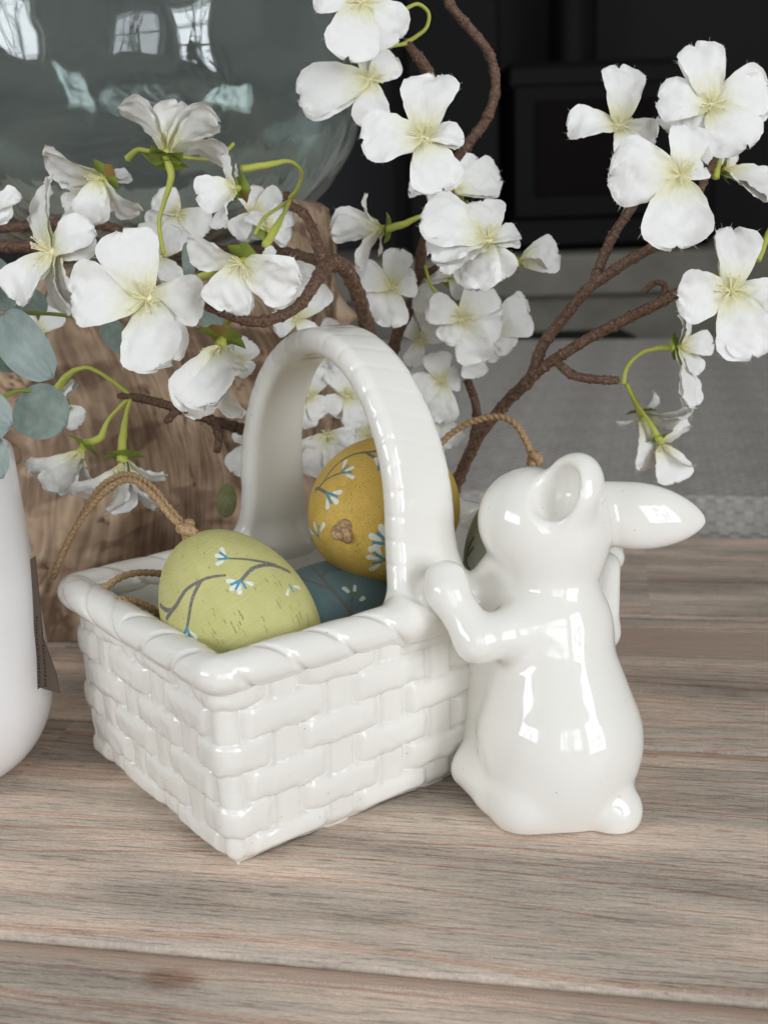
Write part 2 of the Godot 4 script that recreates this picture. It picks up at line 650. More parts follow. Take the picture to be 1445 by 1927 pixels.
func blossom(branch: Node3D, C: Vector3, N: Vector3, cal: int, tips: Array, sd: int) -> void:
	rng.seed = 9000 + sd * 31
	var size := 0.0
	for q: Vector3 in tips:
		size += q.distance_to(C)
	size = clampf(size / tips.size(), 0.017, 0.028)
	var xx := Vector3.UP.cross(N)
	xx = xx.normalized() if xx.length() > 0.2 else Vector3.RIGHT.cross(N).normalized()
	var B := Basis(xx, N.cross(xx), N)
	var cup_pts := PackedVector2Array([Vector2(0.0, -0.16), Vector2(0.055, -0.15), Vector2(0.085, -0.06), Vector2(0.10, 0.0), Vector2(0.07, 0.025), Vector2(0.0, 0.03)])
	var lat := lathe(cup_pts, 10)
	var head := obj("blossom", lat, M.stem_green if cal else M.stamen, branch)
	head.transform = Transform3D(B.scaled_local(Vector3.ONE * size) * Basis(Vector3.RIGHT, PI / 2.0), C)
	var inv := head.transform.affine_inverse()
	var order := 0
	for q: Vector3 in tips:
		var d := q - C
		var len := d.length()
		var y := d / len
		var z := N - y * N.dot(y)
		z = z.normalized() if z.length() > 0.25 else (B.y - y * B.y.dot(y)).normalized()
		z = z.rotated(y, rng.randf_range(-0.35, 0.35))
		var x := y.cross(z)
		var w := len * rng.randf_range(1.02, 1.24)
		w = clampf(w, 0.017, 0.032)
		var T := Transform3D(Basis(x * w, y * len * 1.03, z * len), C - N * 0.0006 * order + N * size * 0.02)
		var pm := rng.randi() % petals.size()
		var o := obj("petal", petals[pm], M.petal, head)
		o.transform = inv * T
		order += 1
		if rng.randf() < 0.42: # the second layer of cloth
			var T2 := Transform3D(T.basis.rotated(N, rng.randf_range(-0.22, 0.22)).scaled_local(Vector3(0.93, 0.97, 0.9)), T.origin - z * 0.0022)
			var o2 := obj("petal", petals[(pm + 3) % petals.size()], M.petal, head)
			o2.transform = inv * T2
	var sm := obj("stamens", stamen_mesh, M.stamen, head)
	sm.set_meta("kind", "stuff")
	sm.transform = inv * Transform3D(B.rotated(N, rng.randf() * TAU).scaled_local(Vector3.ONE * size * 1.1), C)
	if cal:
		for k in 5:
			var a := TAU * k / 5.0 + rng.randf_range(-0.2, 0.2) + sd
			var y := (B.x * cos(a) + B.y * sin(a) - N * 0.25).normalized()
			var z := (-N - y * (-N).dot(y)).normalized()
			var o := obj("sepal", sepal_mesh, M.sepal_rust if k == (sd % 5) and sd % 2 == 0 else M.sepal, head)
			o.transform = inv * Transform3D(Basis(y.cross(z), y, z).scaled_local(Vector3.ONE * size * 1.15), C - N * size * 0.10)

func twigs(branch: Node3D, list: Array, sd: int) -> void:
	for i in list.size():
		var sp := spline(list[i], 9)
		var n := noise(900.0, 2, sd * 10 + i)
		var node_at := rng.randf() * 0.01
		var R0: PackedFloat32Array = sp[1]
		var shape := func(_i, s, a):
			var ph: float = fposmod(s + node_at + 0.003 * n.get_noise_2d(s * 0.2, 7.0), 0.0095) / 0.0095
			var ring := 0.24 * exp(-pow((ph - 0.5) / 0.075, 2.0)) - 0.05 * exp(-pow((ph - 0.64) / 0.06, 2.0))
			return 0.92 + ring + 0.10 * n.get_noise_2d(s * 1.2, cos(a) * 0.003) + 0.06 * sin(a * 3.0 + s * 260.0)
		# more rows for the rings
		var fine := spline(list[i], maxi(9, int(260.0 / list[i].size())))
		obj("twig", sweep(fine[0], fine[1], 12, shape, 0.02), M.bark, branch)

func stalks(branch: Node3D, list: Array) -> void:
	for p in list:
		var sp := spline(p, 8)
		obj("flower_stalk", sweep(sp[0], sp[1], 9, func(_i, s, a): return 1.0 + 0.06 * sin(s * 900.0 + a)), M.stem_green, branch)

func spray(label: String, tw: Array, st: Array, fl: Array, sd: int) -> void:
	var b := thing("blossom_branch", label, "artificial blossom", "white blossom sprays behind the basket")
	twigs(b, tw, sd)
	stalks(b, st)
	for i in fl.size():
		blossom(b, fl[i][0], fl[i][1], fl[i][2], fl[i][3], sd * 40 + i)

func cord(parent: Node3D, pts: Array, rad: float, called := "cord_loop") -> void:
	var q := []
	for p in pts:
		q.append([p, rad])
	var sp := spline(q, 30)
	obj(called, sweep(sp[0], sp[1], 12, func(_i, s, a): return 0.72 + 0.42 * absf(cos(a - s * 900.0)) + 0.03 * sin(a * 9.0 - s * 900.0 * 9.0), 0.01), M.jute, parent)

func knot(parent: Node3D, at: Vector3, r: float, B: Basis) -> void:
	var q := []
	for k in 26:
		var t := TAU * k / 25.0
		var p := Vector3(sin(t) + 2.0 * sin(2.0 * t), cos(t) - 2.0 * cos(2.0 * t), -sin(3.0 * t) * 0.9) * 0.30
		q.append([at + B * p * r, r * 0.50])
	var sp := spline(q, 4)
	obj("knot", sweep(sp[0], sp[1], 10, func(_i, s, a): return 0.82 + 0.22 * absf(cos(a - s * 500.0)), 0.01), M.jute, parent)

func egg(label: String, c: Vector3, n: Vector3, r: Vector3, a: float, b: float, im: Array) -> Node3D:
	var o := thing("painted_egg", label, "easter egg", "wooden eggs in the basket")
	o.transform = Transform3D(Basis(r.cross(n) * -1.0, n, r), c)
	# u = angle from the reference axis r towards s = n x r ... the shell keeps the painter's frame
	o.transform = Transform3D(Basis(r, n, r.cross(n)), c)
	var pts := PackedVector3Array()
	var rows := 49
	var cols := 64
	for i in rows:
		var th := PI * i / (rows - 1)
		for j in cols:
			var ph := TAU * j / cols
			# s = r x n ; position = s sin(ph) + r cos(ph)
			var rad := a * sin(th) * (1.0 - 0.04 * cos(th))
			pts.append(Vector3(cos(ph) * rad, b * cos(th), sin(ph) * rad))
	var mesh := grid_mesh(pts, rows, cols, true)
	var m := mat("egg paint %d" % o.get_instance_id(), Color.WHITE, 0.62, 0.4)
	m.resource_name = "matt egg paint"
	m.albedo_texture = tex(im[0])
	m.heightmap_enabled = true
	m.heightmap_texture = tex(im[1])
	m.heightmap_scale = 0.10
	obj("shell", mesh, m, o)
	return o

# ------------------------------------------------------------------ ceramic basket, in its own frame: x along the long side, z towards the front long side
const RL := 0.1058
const RW := 0.0658
var RAB: Array = [
		[V(0.0309,0.0320,0.1056),V(0.0353,0.0738,0.0973),0.0338,0.0208,0.0040],
		[V(0.0358,0.0781,0.0962),V(0.0373,0.0934,0.0934),0.0213,0.0168,0.0080],
		[V(0.0347,0.1191,0.0853),V(0.0430,0.1179,0.0919),0.0223,0.0218,0.0100],
		[V(0.0379,0.1100,0.0960),V(0.0419,0.1072,0.0973),0.0149,0.0136,0.0140],
		[V(0.0426,0.0760,0.0994),V(0.0573,0.0656,0.0972),0.0147,0.0096,0.0100],
		[V(0.0184,0.0782,0.0973),V(-0.0030,0.0780,0.0930),0.0113,0.0083,0.0080],
		[V(-0.0030,0.0780,0.0930),V(-0.0060,0.0958,0.0782),0.0085,0.0079,0.0050],
		[V(-0.0060,0.0958,0.0782),V(-0.0027,0.0956,0.0730),0.0084,0.0085,0.0040],
		[V(0.0573,0.0656,0.0972),V(0.0725,0.0610,0.0907),0.0091,0.0073,0.0040],
		[V(0.0725,0.0610,0.0907),V(0.0845,0.0871,0.0818),0.0075,0.0064,0.0040],
		[V(0.0052,0.0111,0.0766),V(0.0073,0.0092,0.1086),0.0073,0.0120,0.0030],
		[V(0.0068,0.0103,0.1092),V(0.0254,0.0098,0.1181),0.0117,0.0140,0.0120],
		[V(0.0260,0.0111,0.1130),V(0.0290,0.0225,0.1075),0.0186,0.0285,0.0120],
		[V(0.0336,0.0065,0.1331),V(0.0353,0.0045,0.1299),0.0121,0.0118,0.0035],
		[V(0.0083,0.0150,0.0776),V(0.0051,0.0099,0.0950),0.0082,0.0102,0.0040],
		[V(-0.0086,0.1022,0.0741),V(-0.0087,0.0989,0.0751),0.0032,0.0028,0.0050],
		[V(-0.0051,0.1041,0.0760),V(-0.0052,0.1008,0.0771),0.0032,0.0028,0.0050],
		[V(-0.0021,0.1028,0.0788),V(-0.0022,0.0994,0.0798),0.0032,0.0028,0.0050],
		[V(0.0340,0.0100,0.0700),V(0.0340,0.0860,0.0720),0.0220,0.0170,0.0120]]
var EAR: Array = [V(0.0386,0.1337,0.1040),V(0.2417,-0.1527,0.9583),V(0.4460,0.8945,0.0301),V(-0.8618,0.4201,0.2843)]
var LONG: Array = [V(0.0551,0.1210,0.0974),V(0.8388,-0.1395,0.5263),V(0.2544,0.9550,-0.1523),V(-0.4814,0.2616,0.8366),0.0515]

func rim_d(p: Vector3) -> float:
	var qx := absf(p.x) - (RL - 0.004)
	var qz := absf(p.z) - (RW - 0.004)
	var o := Vector2(maxf(qx, 0.0), maxf(qz, 0.0)).length() + minf(maxf(qx, qz), 0.0) - 0.004
	var dy := p.y - 0.0832
	if absf(o) > 0.02 or absf(dy) > 0.02:
		return Vector2(o, dy).length() - 0.0095
	var long := qz > qx
	var s := p.x if long else p.z
	var an := atan2(dy, o)
	var cell := s / (0.0235 if long else 0.0255) + (an / TAU) * (1.9 if (p.z > 0.0) == long else -1.9) + 0.25
	var fr := absf(cell - roundf(cell))
	var groove := exp(-pow(fr / 0.055, 2.0)) * 0.0011 - 0.0004 * sin(fr * PI)
	if absf(qx - qz) < 0.012 and qx > -0.012 and qz > -0.012:
		groove *= 0.2
	return (Vector2(o * 1.0, dy * 1.03).length() - 0.0079 + groove)

func handle_d(p: Vector3) -> float:
	var z := p.z + 0.003
	if p.y < 0.06:
		return Vector3(p.x, p.y - 0.08, absf(z) - 0.063).length() - 0.012
	var n := 0.0
	var y := p.y - 0.120
	var wx := 0.0
	if y > 0.0:
		var g := Vector2(z / 0.0575, y / 0.0705)
		var k := g.length()
		if k < 0.05:
			return 0.04
		n = (k - 1.0) * k / Vector2(z / 0.0033063, y / 0.0049703).length()
		wx = lerpf(0.0168, 0.0132, clampf(y / 0.07, 0.0, 1.0))
	else:
		var t := clampf(-y / 0.035, 0.0, 1.0)
		n = absf(z) - lerpf(0.0575, 0.0645, t * t)
		wx = lerpf(0.0168, 0.0215, t * t)
	# twisted cord ridges on the outer face and edges
	var ang := atan2(maxf(y, 0.0), absf(z)) * signf(z) * 0.062 + minf(y, 0.0) * signf(z)
	var cell := ang / 0.0105 + p.x / 0.034
	var fr := absf(cell - roundf(cell))
	var groove := (exp(-pow(fr / 0.10, 2.0)) * 0.0006 - 0.0001) * (0.30 + 0.35 * smoothstep(0.008, 0.014, -p.x)) * smoothstep(-0.002, 0.003, n + absf(p.x) * 0.15)
	var q := Vector2(absf(p.x) - (wx - 0.0052), absf(n + 0.0002 * p.x) - (0.0058 - 0.0052))
	var base := maxf(0.0, 0.074 - p.y)
	return Vector2(maxf(q.x, 0.0), maxf(q.y, 0.0)).length() + minf(maxf(q.x, q.y), 0.0) - 0.0052 + groove + base * 0.6

func rabbit_d(p: Vector3) -> float:
	var d := 1e3
	for c in RAB:
		var ba: Vector3 = c[1] - c[0]
		var pa: Vector3 = p - c[0]
		var r1: float = c[2]
		var l2 := ba.length_squared()
		var dr: float = r1 - c[3]
		var yy := pa.dot(ba) / l2
		var xx := sqrt(maxf(pa.length_squared() - yy * yy * l2, 0.0))
		# the spheres at both ends and the cone that touches both
		var slant := dr / sqrt(maxf(l2 - dr * dr, 1e-12))
		var t := clampf(yy - xx * slant / sqrt(l2), 0.0, 1.0)
		var e := (pa - ba * t).length() - lerpf(r1, c[3], t)
		var k: float = c[4]
		if d - e > k:
			d = e
		elif e - d < k:
			d = smin(d, e, k)
	# the long ear, a flattened leaf with a pointed end
	var g: Vector3 = p - LONG[0]
	if g.length() < 0.075:
		var t: float = g.dot(LONG[1]) / LONG[4]
		var u := clampf((t - 0.36) / 0.64, -0.56, 1.0)
		var hh := 0.0136 * (pow(1.0 - pow(maxf(u, 0.0), 2.1), 0.72) - 0.12 * maxf(-u, 0.0)) + 0.0006
		var q := Vector2(g.dot(LONG[2]) / hh, g.dot(LONG[3]) / (hh * 0.62))
		var k := q.length()
		var kk := Vector2(q.x / hh, q.y / (hh * 0.62)).length()
		var e := k * (k - 1.0) / maxf(kk, 1e-6)
		if t > 1.0 or t < 0.0:
			e = maxf(e, 0.0) + 1.0 * absf(t - clampf(t, 0.0, 1.0)) * LONG[4]
		d = smin(d, e * 0.85, 0.003)
	# the small ear, folded up into a cup
	var w: Vector3 = p - EAR[0]
	if w.length() < 0.04:
		var q := Vector3(w.dot(EAR[1]), w.dot(EAR[2]), w.dot(EAR[3]))
		var r := Vector3(0.0128, 0.0165, 0.0115)
		var k0 := (q / r).length()
		var k1 := (q / (r * r)).length()
		var e := k0 * (k0 - 1.0) / maxf(k1, 1e-6)
		d = smin(d, e, 0.005)
		var q2 := q - Vector3(-0.0022, -0.0022, 0.0098)
		var r2 := Vector3(0.0090, 0.0124, 0.0135)
		k0 = (q2 / r2).length()
		k1 = (q2 / (r2 * r2)).length()
		var cut := k0 * (k0 - 1.0) / maxf(k1, 1e-6)
		d = -smin(-d, cut, 0.003)
	return maxf(d, 0.0005 - p.y)

func ceramic_d(p: Vector3) -> float:
	var a := rim_d(p)
	var b := handle_d(p)
	var d := smin(a, b, 0.010)
	var e := Vector3(maxf(0.0, absf(p.x - 0.03) - 0.068), maxf(0.0, absf(p.y - 0.08) - 0.09), maxf(0.0, absf(p.z - 0.105) - 0.055)).length()
	if e > 0.02:
		return minf(d, e + 0.005)
	return smin(d, rabbit_d(p), 0.004)

func ceramic_kind(p: Vector3) -> int:
	if p.z > 0.04 and rabbit_d(p) < minf(rim_d(p), handle_d(p)):
		return 2
	return 1 if p.y > 0.1 else 0

# perimeter point and normal of a rounded rectangle
func perimeter(s: float, hx: float, hz: float, rc: float) -> Array:
	var ax := 2.0 * (hx - rc)
	var az := 2.0 * (hz - rc)
	var cr := rc * PI / 2.0
	var segs := [ax, cr, az, cr, ax, cr, az, cr]
	var t := fposmod(s, 2.0 * (ax + az) + 4.0 * cr)
	var i := 0
	while i < 7 and t > segs[i]:
		t -= segs[i]
		i += 1
	var dirs := [Vector2(0, 1), Vector2(1, 0), Vector2(0, -1), Vector2(-1, 0)]
	var cen := [Vector2(hx - rc, hz - rc), Vector2(hx - rc, -hz + rc), Vector2(-hx + rc, -hz + rc), Vector2(-hx + rc, hz - rc)]
	var side := i / 2
	if i % 2 == 0:
		var nrm: Vector2 = dirs[side]
		var along: Vector2 = dirs[(side + 1) % 4]
		var start: Vector2 = cen[(side + 3) % 4] + nrm * rc
		return [start + along * t, nrm]
	var a := t / rc
	var n0: Vector2 = dirs[side]
	var n1: Vector2 = dirs[(side + 1) % 4]
	var nn := n0 * cos(a) + n1 * sin(a)
	return [cen[side] + nn * rc, nn]

func wall_mesh() -> ArrayMesh:
	var rows := 132
	var cols := 960
	var hx := 0.1052
	var hz := 0.0652
	var rc := 0.0065
	var total := 4.0 * (hx + hz - 2.0 * rc) + TAU * rc
	var pts := PackedVector3Array()
	var n := noise(28.0, 2, 5)
	# stakes stand at the corners and at even steps between them
	var lx := 2.0 * (hx - rc) + rc * PI / 2.0
	var lz := 2.0 * (hz - rc) + rc * PI / 2.0
	var H := 0.0815
	var row_h := H / 6.0
	for r in rows:
		var y := H * r / (rows - 1)
		for c in cols:
			var s := total * c / cols
			var q := perimeter(s - 0.0, hx, hz, rc)
			# column coordinate: integer at stakes
			var t := fposmod(s + rc * PI / 4.0, total)
			var col := 0.0
			if t < lx:
				col = 8.0 * t / lx
			elif t < lx + lz:
				col = 8.0 + 5.0 * (t - lx) / lz
			elif t < 2.0 * lx + lz:
				col = 13.0 + 8.0 * (t - lx - lz) / lx
			else:
				col = 21.0 + 5.0 * (t - 2.0 * lx - lz) / lz
			var wob := n.get_noise_3d(q[0].x * 3.0, y * 3.0, q[0].y * 3.0)
			var yy := (y + wob * 0.0012) / row_h
			var row := clampf(floorf(yy), 0.0, 5.0)
			var fy := clampf(yy - row, 0.0, 1.0) * 2.0 - 1.0
			var near := roundf(col)
			var dcol := (col - near) * 0.0262
			# the strip lies over the stake where (row + column) is odd
			var par := int(row) + int(near)
			var swing := cos(PI * (col - near)) * (1.0 if par % 2 == 1 else -1.0)
			var from_dip := absf(dcol) if par % 2 == 0 else 0.0262 - absf(dcol)
			var over := smoothstep(0.0045, 0.0115, from_dip)
			over = over * (0.82 + 0.18 * (0.5 + 0.5 * swing))
			var f2 := absf(fy) / lerpf(0.94, 1.10, over)
			var strip := (0.0002 + 0.0039 * over) * pow(maxf(0.0, 1.0 - pow(f2, 3.4)), 0.56)
			var stake := 0.0
			if absf(dcol) < 0.0062:
				stake = 0.0024 * pow(maxf(0.0, 1.0 - pow(absf(dcol) / 0.0062, 5.0)), 0.5)
				if par % 2 == 1:
					stake = minf(stake, 0.0004)
			var d := smin(-strip, -stake, 0.0009) * -1.0
			d += wob * 0.0003
			var taper := lerpf(-0.0022, 0.0, y / H) + 0.0012 * sin(PI * y / H)
			var foot := smoothstep(0.0, 0.008, y)
			d = d * lerpf(0.5, 1.0, foot) + taper - 0.003 * pow(1.0 - foot, 2.0) - 0.0015
			var lift := 0.0014 * (1.0 - foot) * (0.5 - 0.5 * cos(TAU * col * 0.5)) 
			pts.append(Vector3(q[0].x + q[1].x * d, y + lift, q[0].y + q[1].y * d))
	return grid_mesh(pts, rows, cols, true)

func inner_mesh() -> ArrayMesh:
	var pts := PackedVector3Array()
	var hs := [[0.080, -0.0055], [0.06, -0.0065], [0.045, -0.008], [0.038, -0.011], [0.036, -0.018], [0.0355, -0.058]]
	var cols := 160
	for h in hs:
		for c in cols:
			var sx: float = 0.1052 + h[1]
			var sz: float = maxf(0.0652 + h[1], 0.003)
			var q := perimeter(float(c) / cols * (4.0 * (sx + sz - 2.0 * minf(0.008, sz * 0.9)) + TAU * minf(0.008, sz * 0.9)), sx, sz, minf(0.008, sz * 0.9))
			pts.append(Vector3(q[0].x, h[0], q[0].y))
	return grid_mesh(pts, hs.size(), cols, true)

# ------------------------------------------------------------------ window with real bars, the bright overcast garden behind it
func window(label: String, at: Vector3, look: Vector3, w: float, h: float, nx: int, ny: int, glow: float, lamp: float, trees: int) -> void:
	var o := thing("window", label, "window", "windows of the room")
	var z := Vector3(look.x - at.x, 0.0, look.z - at.z).normalized()
	var x := Vector3.UP.cross(z)
	o.transform = Transform3D(Basis(x, Vector3.UP, z), at)
	for s in [-1.0, 1.0]:
		obj("frame", box(Vector3(0.07, h + 0.14, 0.08), 0.006), M.paint, o).position = Vector3(s * (w / 2.0 + 0.035), 0, 0)
		obj("frame", box(Vector3(w, 0.07, 0.08), 0.006), M.paint, o).position = Vector3(0, s * (h / 2.0 + 0.035), 0)
	for i in range(1, nx):
		obj("glazing_bar", box(Vector3(0.035, h, 0.05), 0.005), M.paint, o).position = Vector3(w * (float(i) / nx - 0.5), 0, 0)
	for j in range(1, ny):
		obj("glazing_bar", box(Vector3(w, 0.05, 0.046), 0.005), M.paint, o).position = Vector3(0, h * (float(j) / ny - 0.5), 0)
	var m := mat("window daylight", Color(0.02, 0.02, 0.02), 0.9, 0.2)
	m.emission_enabled = true
	m.emission = Color(0.95, 0.97, 1.0)
	m.emission_energy_multiplier = glow
	obj("window_daylight", box(Vector3(w, h, 0.01), 0.001), m, o).position = Vector3(0, 0, -0.32)
	rng.seed = trees * 7 + 3
	for k in trees: # bare garden branches in front of the bright air
		var bx := rng.randf_range(-0.45, 0.45) * w
		var pts := [[Vector3(bx, -h * 0.5, -0.2), 0.03], [Vector3(bx + rng.randf_range(-0.1, 0.1), -h * 0.1, -0.22), 0.024], [Vector3(bx + rng.randf_range(-0.25, 0.25), h * 0.48, -0.2), 0.010]]
		var sp := spline(pts, 6)
		obj("bare_branch", sweep(sp[0], sp[1], 6, func(_i, _s, _a): return 1.0), M.bark, o)
		for q in 5:
			var t := rng.randf_range(0.25, 0.95)
			var st0: Vector3 = sp[0][int(t * (sp[0].size() - 1))]
			var e := st0 + Vector3(rng.randf_range(-0.3, 0.3), rng.randf_range(0.05, 0.35) * h * 0.5, rng.randf_range(-0.04, 0.04))
			e.x = clampf(e.x, -w * 0.49, w * 0.49)
			e.y = clampf(e.y, -h * 0.49, h * 0.49)
			var s2 := spline([[st0, 0.008], [st0.lerp(e, 0.5) + Vector3(0.03, -0.02, 0), 0.006], [e, 0.003]], 4)
			obj("bare_branch", sweep(s2[0], s2[1], 5, func(_i, _s, _a): return 1.0), M.bark, o)
	var l := AreaLight3D.new()
	l.name = "window_light"
	l.area_size = Vector2(w, h)
	l.light_color = Color(0.955, 0.975, 1.0)
	l.light_energy = lamp * w * h / PI
	l.area_normalize_energy = true
	l.shadow_enabled = true
	l.area_range = 12.0
	o.add_child(l)
	l.transform = Transform3D(Basis(Vector3.UP, PI), Vector3(0, 0, -0.28))

func _ready() -> void:
	rng.seed = 4
	# ---------------------------------------------------------------- camera, air, light
	var cam := Camera3D.new()
	cam.name = "camera"
	var att := CameraAttributesPhysical.new()
	att.frustum_focal_length = 27.25
	att.frustum_focus_distance = 0.475
	att.frustum_near = 0.02
	att.frustum_far = 60.0
	att.exposure_aperture = 9.0
	cam.attributes = att
	cam.transform = Transform3D(Basis(Vector3(0.999388,-0.033762,0.009199), Vector3(0.034993,0.964239,-0.262713), Vector3(0.000000,0.262874,0.964830)), V(0, 0.251, 0))
	add_child(cam)
	var we := WorldEnvironment.new()
	we.name = "environment"
	var env := Environment.new()
	env.background_mode = Environment.BG_COLOR
	env.background_color = Color(0.495, 0.492, 0.485)
	env.background_energy_multiplier = 1.0
	env.tonemap_mode = Environment.TONE_MAPPER_LINEAR
	env.tonemap_exposure = 1.36
	env.sdfgi_enabled = true
	env.ssao_enabled = true
	env.ssil_enabled = true
	we.environment = env
	add_child(we)

	# ---------------------------------------------------------------- materials
	mat("glaze", Color(0.928, 0.918, 0.888), 0.07, 0.52)
	var gz: StandardMaterial3D = M.glaze
	gz.uv1_triplanar = true
	var gi := Image.create(512, 512, false, Image.FORMAT_RGB8)
	gi.fill(Color.WHITE)
	rng.seed = 19
	for k in 26: # pinholes and dust fired into the glaze
		var s := rng.randi_range(1, 2)
		var q := rng.randf_range(0.35, 0.75)
		gi.fill_rect(Rect2i(rng.randi() % 508, rng.randi() % 508, s, s), Color(q, q * 0.92, q * 0.82))
	gz.albedo_texture = tex(gi)
	gz.uv1_scale = V(9, 9, 9)
	gz.heightmap_enabled = true
	gz.heightmap_texture = noise_tex(256, 0.02, 2, 99, Color.BLACK, Color.WHITE)
	gz.heightmap_scale = 0.02
	mat("white_gloss", Color(0.90, 0.89, 0.885), 0.22, 0.5)
	mat("paint", Color(0.85, 0.85, 0.84), 0.5)
	var petal := mat("petal", Color.WHITE, 0.85, 0.2)
	var pim := Image.create(64, 128, false, Image.FORMAT_RGB8)
	var pn := noise(0.05, 3, 31)
	for y in 128:
		for x in 64:
			var v := y / 127.0 + pn.get_noise_2d(x * 3.0, y) * 0.10
			var c := Color(0.86, 0.85, 0.66).lerp(Color(0.90, 0.895, 0.815), smoothstep(0.0, 0.18, v)).lerp(Color(0.93, 0.926, 0.912), smoothstep(0.12, 0.36, v))
			pim.set_pixel(x, y, c)
	petal.albedo_texture = tex(pim)
	petal.backlight_enabled = true
	petal.backlight = Color(0.42, 0.42, 0.41)
	mat("stamen", Color(0.93, 0.905, 0.76), 0.7, 0.3)
	var sg := mat("stem_green", Color(0.70, 0.72, 0.33), 0.45, 0.4)
	sg.backlight_enabled = true
	sg.backlight = Color(0.25, 0.30, 0.08)
	mat("sepal", Color(0.50, 0.56, 0.25), 0.55, 0.35)
	mat("sepal_rust", Color(0.58, 0.47, 0.28), 0.6, 0.3)
	var bark := mat("bark", Color.WHITE, 0.50, 0.5)
	bark.albedo_texture = noise_tex(256, 0.03, 4, 8, Color(0.26, 0.18, 0.135), Color(0.56, 0.43, 0.34))
	bark.heightmap_enabled = true
	bark.heightmap_texture = noise_tex(256, 0.05, 4, 9, Color.BLACK, Color.WHITE)
	bark.heightmap_scale = 0.05
	var jute := mat("jute", Color.WHITE, 0.85, 0.25)
	jute.albedo_texture = noise_tex(128, 0.06, 3, 18, Color(0.54, 0.43, 0.31), Color(0.80, 0.68, 0.53))
	var wi := wood_images()
	var wood := mat("wood", Color.WHITE, 0.60, 0.35)
	wood.albedo_texture = tex(wi[0])
	wood.heightmap_enabled = true
	wood.heightmap_texture = tex(wi[1])
	wood.heightmap_scale = 0.045
	mat("raw_wood", Color(0.62, 0.52, 0.42), 0.75, 0.3)

	# ---------------------------------------------------------------- windows that light the scene and shine in the glaze
	window("tall garden window right of the table, mirrored in the rabbit's back", V(1.55, 0.85, 1.15), V(0.05, 0.1, -0.45), 1.0, 1.6, 2, 3, 2.2, 5.8, 4)
	window("wide window left of the table, mirrored as a bright patch on the rabbit", V(-1.85, 1.05, 0.95), V(0.05, 0.1, -0.45), 1.35, 0.85, 1, 1, 2.2, 5.8, 4)
	window("garden window behind the viewer, mirrored in the glass vase", V(0.40, 1.05, 2.1), V(-0.1, 0.2, -0.7), 1.4, 1.3, 2, 2, 2.0, 1.5, 9)

	# ---------------------------------------------------------------- table of grey stained boards
	var table := thing("wooden_table", "grey brown stained pine plank table under the basket", "table")
	table.rotation.y = -deg_to_rad(11.0)
	# in the table's frame x runs along the boards and z towards the viewer
	var edges := [0.02, -0.155, -0.33, -0.505, -0.68, -0.855]
	edges[0] = 0.02
	for i in 5:
		var z1: float = edges[i]
		var z0: float = edges[i + 1]
		var w := absf(z1 - z0)
		var rows := 11
		var cols := 2
		var pts := PackedVector3Array()
		var fe := 0.0075 if i == 1 else 0.002
		var prof := [[z1 - 0.0004, -0.030], [z1 - 0.0004, -0.0035], [z1 - 0.0016, -0.0012], [z1 - 0.005, -0.0001], [z1 - 0.02, 0.0], [z0 + 0.03, 0.0], [z0 + 0.010, 0.0], [z0 + 0.006, -0.0002], [z0 + 0.0022, -0.0012], [z0 + 0.0004, -0.0035], [z0 + 0.0004, -0.030]]
		var uv0: float = [0.40, 0.20, 0.02, 0.25, 0.42][i]
		var P := PackedVector3Array()
		var NN := PackedVector3Array()
		var UVs := PackedVector2Array()
		var IX := PackedInt32Array()
		var xs := []
		for k in 41:
			xs.append(-1.0 + 2.0 * k / 40.0)
		for r in rows:
			for k in xs.size():
				var xx: float = xs[k]
				P.append(Vector3(xx, prof[r][1], prof[r][0]))
				var a := Vector2(prof[maxi(r - 1, 0)][0], prof[maxi(r - 1, 0)][1])
				var b := Vector2(prof[mini(r + 1, rows - 1)][0], prof[mini(r + 1, rows - 1)][1])
				var t := (b - a).normalized()
				NN.append(Vector3(0, -t.x, t.y))
				UVs.append(Vector2((xx + 0.26 + [0.31, 0.0, 0.0, 0.05, 0.33][i]) / 0.62, (uv0 + (z1 - prof[r][0])) / 0.60))
		for r in rows - 1:
			for k in xs.size() - 1:
				var a := r * xs.size() + k
				IX.append_array([a, a + xs.size(), a + 1, a + 1, a + xs.size(), a + xs.size() + 1])
		obj("plank", arrays_mesh(P, NN, UVs, IX), wood, table)
	for s in [[-0.9, -0.1], [0.9, -0.1], [-0.9, -0.76], [0.9, -0.76]]:
		obj("leg", box(Vector3(0.08, 0.42, 0.08), 0.004), wood, table).position = Vector3(s[0], -0.245, s[1])

	# ---------------------------------------------------------------- ceramic basket with rabbit
	var bk := thing("ceramic_rabbit_basket", "glossy white ceramic basket with a rabbit leaning on its side", "basket")
	bk.position = V(-0.0180, 0.0, -0.5110)
	bk.rotation.y = 0.6440
	obj("woven_wall", wall_mesh(), M.glaze, bk)
	obj("inner_wall", inner_mesh(), M.glaze, bk)
	var cer := nets(ceramic_d, V(-0.121, -0.004, -0.084), V(0.121, 0.206, 0.178), 0.0013, 3, ceramic_kind)
	obj("rim", cer[0], M.glaze, bk)
	obj("handle", cer[1], M.glaze, bk)
	obj("rabbit_figure", cer[2], M.glaze, bk)

